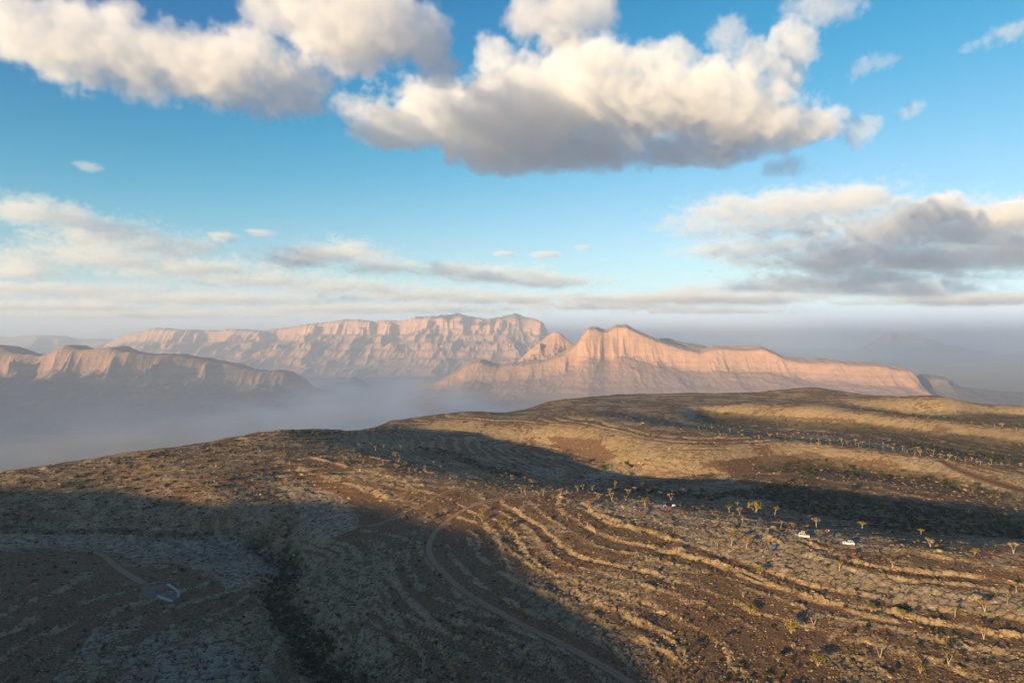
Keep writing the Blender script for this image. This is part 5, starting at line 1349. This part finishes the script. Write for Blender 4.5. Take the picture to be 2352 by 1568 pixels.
def person(p, rz, label, top, bottom, H=1.74, stride=.10, arm=.12):
    """one skinned body; clothes are shells lifted off the same surface"""
    s = H / 1.74
    J = {'pel': (0, 0, .95), 'wst': (0, -.01, 1.10), 'cst': (0, 0, 1.32), 'nk': (0, .0, 1.49), 'hd0': (0, .02, 1.56), 'hd': (0, .03, 1.66), 'crn': (0, .02, 1.74)}
    E = [('pel', 'wst'), ('wst', 'cst'), ('cst', 'nk'), ('nk', 'hd0'), ('hd0', 'hd'), ('hd', 'crn')]
    R = {'pel': (.155, .115), 'wst': (.14, .10), 'cst': (.165, .115), 'nk': (.058, .058), 'hd0': (.07, .085), 'hd': (.078, .10), 'crn': (.05, .06)}
    for sd, n in ((-1, 'l'), (1, 'r')):
        J.update({n + 'h': (sd * .10, 0, .88), n + 'k': (sd * .11, sd * stride * .6 + .03, .49), n + 'a': (sd * .115, sd * stride, .08), n + 't': (sd * .13, sd * stride + .18, .035),
                  n + 's': (sd * .185, 0, 1.42), n + 'e': (sd * .25, -.03, 1.13), n + 'w': (sd * .25, arm, .90), n + 'p': (sd * .245, arm + .03, .82)})
        E += [('pel', n + 'h'), (n + 'h', n + 'k'), (n + 'k', n + 'a'), (n + 'a', n + 't'), ('cst', n + 's'), (n + 's', n + 'e'), (n + 'e', n + 'w'), (n + 'w', n + 'p')]
        R.update({n + 'h': (.09, .095), n + 'k': (.06, .065), n + 'a': (.042, .05), n + 't': (.045, .03), n + 's': (.06, .06), n + 'e': (.043, .043), n + 'w': (.03, .034), n + 'p': (.022, .040)})
        for f in range(4):
            a_, b_ = n + 'f%d' % f, n + 'g%d' % f
            J[a_] = (sd * .245 + (f - 1.5) * .004, arm + .005 + f * .019, .765); J[b_] = (sd * .24, arm + .012 + f * .019, .725 + .008 * abs(f - 1.5))
            E += [(n + 'p', a_), (a_, b_)]; R[a_] = R[b_] = (.0095, .0095)
        J[n + 'th'] = (sd * .235, arm + .075, .81); E.append((n + 'w', n + 'th')); R[n + 'th'] = (.011, .011)
    names = list(J); me = bpy.data.meshes.new('person')
    me.from_pydata([tuple(c * s for c in J[q]) for q in names], [(names.index(a), names.index(b)) for a, b in E], [])
    tmp = bpy.data.objects.new('person_tmp', me); COL.objects.link(tmp)
    sk = tmp.modifiers.new('s', 'SKIN'); sub = tmp.modifiers.new('d', 'SUBSURF'); sub.levels = 1; sub.render_levels = 1
    for i, q in enumerate(names):
        v = me.skin_vertices[0].data[i]; v.radius = (R[q][0] * s, R[q][1] * s); v.use_root = q == 'pel'
    dg = bpy.context.evaluated_depsgraph_get(); ev = bpy.data.meshes.new_from_object(tmp.evaluated_get(dg))
    bpy.data.objects.remove(tmp)
    ev.name = 'person'; ev.materials.clear(); ev.materials.append(P_SKIN)
    o = bpy.data.objects.new('person', ev); COL.objects.link(o); o.location = p; o.rotation_euler = (0, 0, rz); o['label'] = label; o['category'] = 'person'
    def shell(name, test, mat, off):
        bm = bmesh.new(); bm.from_mesh(ev); bm.normal_update()
        bmesh.ops.delete(bm, geom=[f for f in bm.faces if not test(f.calc_center_median() / s)], context='FACES')
        for v in bm.verts: v.co += v.normal * off
        m2 = bpy.data.meshes.new(name); bm.to_mesh(m2); bm.free(); m2.materials.append(mat)
        q = bpy.data.objects.new(name, m2); COL.objects.link(q); q.parent = o
    armz = lambda c: abs(c.x) > .20
    shell('shirt', lambda c: (c.z > .93 and c.z < 1.50 and not (armz(c) and c.z < 1.0)), top, .014)
    shell('trousers', lambda c: c.z < 1.0 and c.z > .12 and not (abs(c.x) > .19 and c.z > .66), bottom, .012)
    shell('shoe', lambda c: c.z <= .13 and c.x < 0, P_BLACK, .012); shell('shoe', lambda c: c.z <= .13 and c.x >= 0, P_BLACK, .012)
    shell('hair', lambda c: c.z > 1.69 or (c.z > 1.60 and c.y < .0), P_HAIR, .012)
    hy = .03 + .105
    put('nose', *[(lambda V, F: ([(a * s, b * s, c * s) for a, b, c in V], F))([(-.014, hy - .01, 1.635), (.014, hy - .01, 1.635), (0, hy + .016, 1.638), (0, hy - .012, 1.67)], [(0, 1, 2), (1, 3, 2), (3, 0, 2), (0, 3, 1)])][0], P_SKIN, o)
    for sd in (-1, 1):
        put('eye', *box(sd * .032 * s, (hy - .016) * s, 1.672 * s, .022 * s, .014 * s, .011 * s), P_HAIR, o)
        put('ear', *box(sd * .084 * s, .02 * s, 1.65 * s, .014 * s, .04 * s, .06 * s), P_SKIN, o)
    put('mouth', *box(0, (hy - .014) * s, 1.602 * s, .042 * s, .014 * s, .009 * s), P_TRED, o)
    return o
person(on_ground(1833.6, 1227.2), math.radians(200), 'person in dark clothes standing between the narrow blue tent and the off-roader', P_CLOTH, P_CLOTH)
person(on_ground(316, 1377.5), math.radians(140), 'person in red clothes standing left of the concrete basin', P_REDC, P_REDC, stride=.16)

# ------------------------------------------------------------------ the broken concrete basin on the shaded ground
def T6(x, y): return ((250 + x / 7.84) * .9408, (1350 + y / 7.84) * .9408)
bq = {k_: on_ground(*T6(*v)) for k_, v in dict(A=(800, 612), B=(1252, 605), C=(1462, 765), D=(1448, 850), E=(1330, 925), F=(1050, 828), G=(690, 960), L=(715, 745)).items()}
zb = np.mean([v.z for v in bq.values()]) + .05
o0 = Vector((bq['F'].x, bq['F'].y, zb))
basin = root_at('concrete_basin', o0, 0, 'broken open concrete basin with pale low walls on the shaded ground at left', 'basin')
def wall(a, b, th, h, name='wall', mat=P_CONC, lift=0.0):
    d = (b - a); d.z = 0; L_ = d.length; n = Vector((-d.y, d.x, 0)).normalized() * th / 2
    za, zb_ = a.z - zb - .5, b.z - zb - .5
    r = random.Random(int(L_ * 100)); N = 7; V = []
    for i in range(N + 1):
        c = a.lerp(b, i / N) - o0; hh = h * r.uniform(.86, 1.06) + lift; zz = (za + (zb_ - za) * i / N)
        for s_, z_ in ((-1, zz), (1, zz), (1, zz + .5 + hh), (-1, zz + .5 + hh)): V.append((c.x + n.x * s_, c.y + n.y * s_, z_))
    F = []
    for i in range(N):
        for j in range(4): F.append((i * 4 + j, i * 4 + (j + 1) % 4, i * 4 + 4 + (j + 1) % 4, i * 4 + 4 + j))
    F += [(3, 2, 1, 0), (N * 4, N * 4 + 1, N * 4 + 2, N * 4 + 3)]
    return put(name, V, F, mat, basin)
wall(bq['A'], bq['B'], .6, .25, mat=P_EARTH); wall(bq['B'], bq['C'], 1.1, .7); wall(bq['C'], bq['D'], 1.1, .5); wall(bq['E'], bq['F'], .8, .7); wall(bq['F'], bq['G'], .3, .1, mat=P_EARTH); wall(bq['L'], bq['A'], .3, .1, mat=P_EARTH)
def sheet(name, keys, mat, dz):
    V = [tuple((bq[k_] - o0) * 1 + Vector((0, 0, dz))) for k_ in keys]; n = len(V)
    V2 = [(x, y, z - .3) for x, y, z in V]
    put(name, V + V2, [tuple(range(n))[::-1], tuple(range(n, 2 * n))] + [(i, (i + 1) % n, n + (i + 1) % n, n + i) for i in range(n)], mat, basin)
sheet('floor', ['A', 'B', 'C', 'D', 'E', 'F', 'G', 'L'], P_EARTH, .10)
bq['P1'] = on_ground(*T6(900, 810)); bq['P2'] = on_ground(*T6(1060, 765)); bq['P3'] = on_ground(*T6(1380, 775)); bq['P4'] = on_ground(*T6(1420, 830)); bq['P5'] = on_ground(*T6(1310, 890))
sheet('lining', ['P1', 'P2', 'P3', 'P4', 'P5', 'F'], P_POOL, .20)
# ------------------------------------------------------------------ the clouds in view
MCU = cloud_material('cloud_cumulus', 0.0040)
MST = cloud_material('cloud_layer', 0.0016)
MSH = cloud_material('cloud_sheet', 0.0011)
MWI = cloud_material('cloud_wisp', 0.0024)
# the broad cumulus over the middle
cloud([B(905, 300, 5300, 120, 500, 45), B(1010, 262, 5250, 130, 620, 80), B(1180, 262, 5250, 190, 700, 100), B(1330, 225, 5200, 170, 700, 92), B(1480, 240, 5200, 170, 700, 95), B(1600, 235, 5250, 140, 700, 75),
       B(1700, 270, 5300, 150, 650, 75), B(1800, 300, 5400, 130, 500, 45), B(1770, 225, 5050, 60, 300, 75), B(1805, 170, 5000, 56, 280, 70), B(1830, 105, 4950, 56, 260, 62), B(1540, 135, 4900, 70, 280, 55), B(1480, 150, 4950, 60, 300, 45), B(1130, 130, 4900, 50, 260, 50), B(1250, 350, 5800, 260, 500, 45), B(1560, 350, 5800, 220, 400, 35)],
      1440, MCU, 12.5, .0019, 1.25, soft=0.14, warp=170, seed=1, basesoft=90, label='broad cumulus cloud with a bright top over the middle mountains')
cloud([B(200, 90, 3900, 190, 420, 70), B(90, 100, 3800, 110, 380, 75), B(330, 130, 3950, 190, 450, 80), B(500, 160, 4000, 200, 450, 70), B(640, 200, 4200, 140, 380, 55), B(270, 30, 3600, 90, 260, 45)],
      1500, MCU, 13, .0021, 1.3, soft=0.17, warp=220, seed=2, basesoft=110, label='grey bottomed cumulus cloud stretched across the top left corner')
cloud([B(690, 40, 3700, 100, 330, 60), B(790, 90, 3800, 130, 420, 75), B(880, 60, 3800, 120, 420, 75), B(970, 80, 3900, 80, 330, 62), B(1010, 160, 4300, 70, 300, 40), B(820, 20, 3600, 130, 350, 60), B(600, 20, 3600, 50, 250, 40)],
      1500, MCU, 14, .0022, 1.25, soft=0.15, warp=200, seed=3, basesoft=100, label='bright billowing cumulus cloud at the top edge left of centre')
cloud([B(1210, 30, 3500, 55, 240, 50), B(1290, 40, 3500, 80, 300, 58), B(1360, 20, 3450, 55, 260, 55)],
      1380, MCU, 13, .0026, 1.4, soft=0.15, warp=150, seed=4, basesoft=60, label='small white cumulus cloud cut by the top edge near the centre')
cloud([B(1860, 25, 4500, 80, 260, 38), B(1940, 20, 4500, 60, 240, 30)], 1300, MWI, 14, .0034, 1.7, soft=0.17, warp=120, seed=5, basesoft=40, label='ragged white cloud wisp above the tall cloud tower at top right')
G_ = 'loose cloud scraps in the blue sky'
cloud([B(1672, 85, 4600, 52, 220, 46)], 1300, MWI, 12, .0040, 1.8, soft=0.17, warp=100, seed=6, basesoft=40, label='small ragged cloud scrap left of the cloud tower, near the top', group=G_)
cloud([B(1735, 135, 4800, 55, 240, 42)], 1300, MCU, 12, .0040, 1.6, soft=0.20, warp=100, seed=7, basesoft=40, label='small puffy cloud scrap touching the left side of the cloud tower', group=G_)
cloud([B(1975, 158, 5000, 30, 200, 20), B(2030, 145, 5000, 34, 200, 15)], 1300, MWI, 12, .0040, 1.6, soft=0.17, warp=90, seed=8, basesoft=40, label='small split cloud scrap right of the cloud tower', group=G_)
cloud([B(1972, 300, 5600, 42, 220, 42)], 1300, MWI, 13, .0036, 1.8, soft=0.14, warp=110, seed=9, basesoft=40, label='ring shaped white cloud scrap right of the broad cumulus', group=G_)
cloud([B(2085, 256, 5500, 26, 150, 18)], 1300, MWI, 12, .0044, 1.4, soft=0.20, warp=60, seed=10, basesoft=40, label='tiny oval cloud scrap in the open blue at right', group=G_)
cloud([B(2320, 75, 4800, 50, 220, 26), B(2260, 92, 4800, 36, 200, 14)], 1300, MWI, 13, .0040, 1.7, soft=0.20, warp=90, seed=11, basesoft=40, label='thin cloud scrap at the right edge near the top', group=G_)
cloud([B(820, 240, 5200, 70, 220, 24)], 1200, MWI, 13, .0042, 1.9, soft=0.20, warp=110, seed=12, basesoft=40, label='thin streaky cloud scrap between the two large cumulus clouds', group=G_)
cloud([B(1800, 385, 6600, 80, 300, 20)], 1200, MWI, 14, .0032, 1.5, soft=0.17, warp=120, seed=13, basesoft=40, label='thin grey cloud scrap hanging below the broad cumulus', group=G_)
cloud([B(205, 383, 7000, 26, 200, 10)], 1200, MWI, 14, .0032, 1.2, soft=0.20, warp=60, seed=14, basesoft=40, label='tiny lone cloud scrap in the blue at left', group=G_)
# the layered bank at right
cloud([B(1760, 490, 9800, 200, 900, 34), B(1900, 475, 9600, 200, 1100, 40), B(2080, 520, 9800, 220, 1400, 48), B(2250, 540, 9800, 220, 1500, 52), B(1790, 520, 10200, 270, 900, 18), B(1640, 482, 9800, 110, 500, 11)],
      1560, MST, 30, 0.0020, 2.10, soft=0.17, warp=260, seed=15, basesoft=90, stretch=(1.7, 1, .7), billow=.26, fray=1.5, bias=.08, label='long grey layered cloud bank right of centre, its upper deck')
cloud([B(2160, 482, 8600, 60, 420, 34), B(2235, 495, 8600, 34, 300, 26), B(2330, 490, 8400, 62, 420, 36)], 1560, MCU, 17, .0022, 1.2, soft=0.17, warp=140, seed=16, basesoft=70, label='white cauliflower cloud heads rising from the layered bank at right')
cloud([B(1750, 570, 12500, 190, 1100, 26), B(1950, 585, 12500, 260, 1600, 42), B(2150, 600, 12500, 260, 1800, 46), B(2350, 570, 12200, 180, 1600, 40), B(2000, 640, 14500, 300, 1800, 22)],
      1420, MST, 36, 0.0017, 2.19, soft=0.17, warp=300, seed=17, basesoft=100, stretch=(1.8, 1, .7), billow=.26, fray=1.5, bias=.08, label='broad grey lower deck of the layered cloud bank at right')
cloud([A(1850, 662, 1450, 260, 1848, 22), A(2050, 668, 1450, 240, 1848, 20), A(1600, 688, 1450, 340, 2184, 17), A(2250, 690, 1450, 300, 2520, 14)], 1370, MSH, 70, 0.0014, 2.10, soft=0.17, warp=300, seed=18, basesoft=80, stretch=(2.2, 1, .6), billow=.22, fray=1.1, bias=.06, label='thin pink cloud sheet low under the layered bank')
# the low bank at left
cloud([A(80, 490, 1650, 110, 700, 28), A(170, 505, 1650, 90, 600, 25), A(120, 482, 1650, 80, 500, 24)], 1520, MST, 24, 0.0029, 2.10, soft=0.17, warp=160, seed=19, basesoft=60, stretch=(1.35, 1, .6), billow=.26, fray=1.6, bias=.09, label='dark topped small cloud at the left edge above the low bank')
cloud([A(190, 540, 1560, 120, 560, 30), A(280, 532, 1560, 85, 480, 32), A(330, 562, 1560, 150, 720, 26), A(450, 574, 1560, 90, 560, 17)], 1440, MST, 26, 0.0029, 2.9, soft=0.17, warp=160, seed=20, basesoft=60, stretch=(1.35, 1, .6), billow=.26, fray=1.6, bias=.04, label='cream and grey cloud streak in the left sky, second from the top')
cloud([A(80, 588, 1450, 150, 567, 27.6), A(250, 600, 1450, 190, 693, 36.8), A(150, 575, 1450, 90, 441, 23.92), A(420, 622, 1450, 190, 756, 33.12), A(600, 645, 1450, 190, 819, 29.44), A(780, 662, 1450, 200, 819, 23.92), A(950, 680, 1450, 220, 945, 20.24), A(1150, 690, 1450, 240, 1071, 17.48), A(1400, 704, 1450, 260, 1134, 15.64), A(1620, 715, 1450, 220, 1134, 11.96)],
      1360, MST, 36, 0.0024, 3.0, soft=0.15, warp=300, seed=21, basesoft=80, stretch=(1.5, 1, .8), billow=.26, fray=1.6, bias=-.02, label='long grey cloud bank slanting down across the left half of the sky')
cloud([A(45, 625, 1430, 90, 637, 28)], 1340, MST, 26, 0.0029, 1.93, soft=0.17, warp=140, seed=22, basesoft=60, stretch=(1.35, 1, .6), billow=.26, fray=1.6, bias=.09, label='dark grey cloud lump at the left edge above the haze')
cloud([A(710, 588, 1520, 110, 672, 28), A(790, 580, 1520, 100, 588, 28), A(870, 612, 1520, 85, 588, 27), A(680, 605, 1520, 80, 504, 17)], 1420, MST, 26, 0.0031, 2.19, soft=0.17, warp=160, seed=23, basesoft=60, stretch=(1.35, 1, .6), billow=.26, fray=1.6, bias=.09, label='broken grey and cream cloud patch left of centre')
cloud([A(1030, 622, 1450, 95, 624, 27), A(1150, 636, 1450, 140, 702, 26), A(1270, 650, 1450, 140, 702, 20)], 1360, MST, 32, 0.0029, 2.19, soft=0.17, warp=180, seed=24, basesoft=60, stretch=(1.35, 1, .6), billow=.26, fray=1.6, bias=.05, label='low flat cloud patch above the far massif')
cloud([B(520, 545, 10500, 40, 350, 10), B(600, 537, 10500, 36, 350, 7)], 1400, MWI, 22, .0022, 1.2, soft=0.17, warp=90, seed=25, basesoft=40, stretch=(1.8, 1, .7), label='two small joined cream cloud slivers left of centre', group=G_)
cloud([A(150, 668, 1420, 300, 1584, 17), A(500, 690, 1420, 360, 1872, 17), A(100, 705, 1420, 340, 2016, 15.3), A(850, 712, 1420, 380, 2160, 13.6), A(300, 725, 1420, 420, 2520, 11.9)], 1340, MSH, 80, 0.0014, 2.8, soft=0.17, warp=300, seed=26, basesoft=80, stretch=(2.4, 1, .6), billow=.22, fray=1.1, bias=.04, label='faint grey cloud sheet just above the horizon haze at left')
cloud([B(1250, 585, 11500, 40, 350, 6), B(1160, 583, 11500, 28, 300, 6), B(1340, 568, 11000, 28, 300, 5)], 1400, MWI, 22, .0022, 1.2, soft=0.17, warp=90, seed=27, basesoft=40, stretch=(1.8, 1, .7), label='three tiny cream cloud slivers in a row above the middle', group=G_)
valley_fog()
# ------------------------------------------------------------------ which bush is which: by the nearest thing one can find
MARKS = [('the concrete basin', 362, 1358), ('the upper end of the gully', 612, 1250), ('the narrow middle of the gully', 645, 1345), ('the lower end of the gully', 770, 1530), ('the pale path above the basin', 250, 1285),
         ('the outermost point of the track bend', 985, 1262), ('the middle of the dirt track', 1150, 1420), ('the dirt track at the bottom edge', 1400, 1550), ('the loop of the small path', 818, 1200), ('the tip of the sunlit slope', 1150, 1215),
         ('the lower left corner', 40, 1540), ('the left edge under the hillside', 30, 1240), ('the bottom edge below the basin', 380, 1555), ('the bottom edge right of the gully', 1010, 1555),
         ('the blue dome tent by the ledge', 1779, 1258), ('the white off-roader', 1847, 1233), ('the white estate car', 1949, 1250), ('the red car', 1962, 1271), ('the left end of the rock shelf', 2085, 1268), ('the far camp tents', 1545, 1163),
         ('the big sprawling bushy tree', *R5(780, 1232)), ('the largest bare bush tree', *R5(1380, 1397)), ('the tall dry tree mid slope', *R5(1885, 1127)), ('the forked tree on the hump', *R5(2080, 1272)), ('the large forked tree lower right', *R5(1840, 1452)),
         ('the bushy tree on a boulder', *R5(500, 1100)), ('the green tree by the cleft', *R5(1320, 1087)), ('the slim tree near the right edge', *R5(2235, 1047)), ('the leafy tree near the bottom', *R5(960, 1452)), ('the start of the rock ledge', *T3(1110, 1172)),
         ('the curved hillock ledge', *T2(1300, 480)), ('the fork of the tracks', *T2(1780, 900)), ('the lower right corner', 2310, 1530), ('the bare tree below the red car', *R5(1465, 792)), ('the lone bush tree by the shadow edge', *R5(60, 1362))]
buckets = {}
for o, a_, b_, r_ in BUSHES:
    d_, nm, dx, dy = min((math.hypot(a_ - mx, (b_ - my) * 1.4), nm, a_ - mx, b_ - my) for nm, mx, my in MARKS)
    side = ('right of' if dx > 0 else 'left of') if abs(dx) > abs(dy) * 1.2 else ('below' if dy > 0 else 'above')
    buckets.setdefault((nm, side), []).append((d_, o))
for (nm, side), lst in buckets.items():
    lst.sort(key=lambda q: q[0])
    for i, (_, o) in enumerate(lst):
        o['label'] = 'dark green bush %s %s' % (side, nm) + ('' if len(lst) == 1 else ', nearest of them' if i == 0 else ', %s nearest' % ordinal(i + 1))
        o['category'] = 'bush'; o['group'] = 'bushes dotted over the plateau'
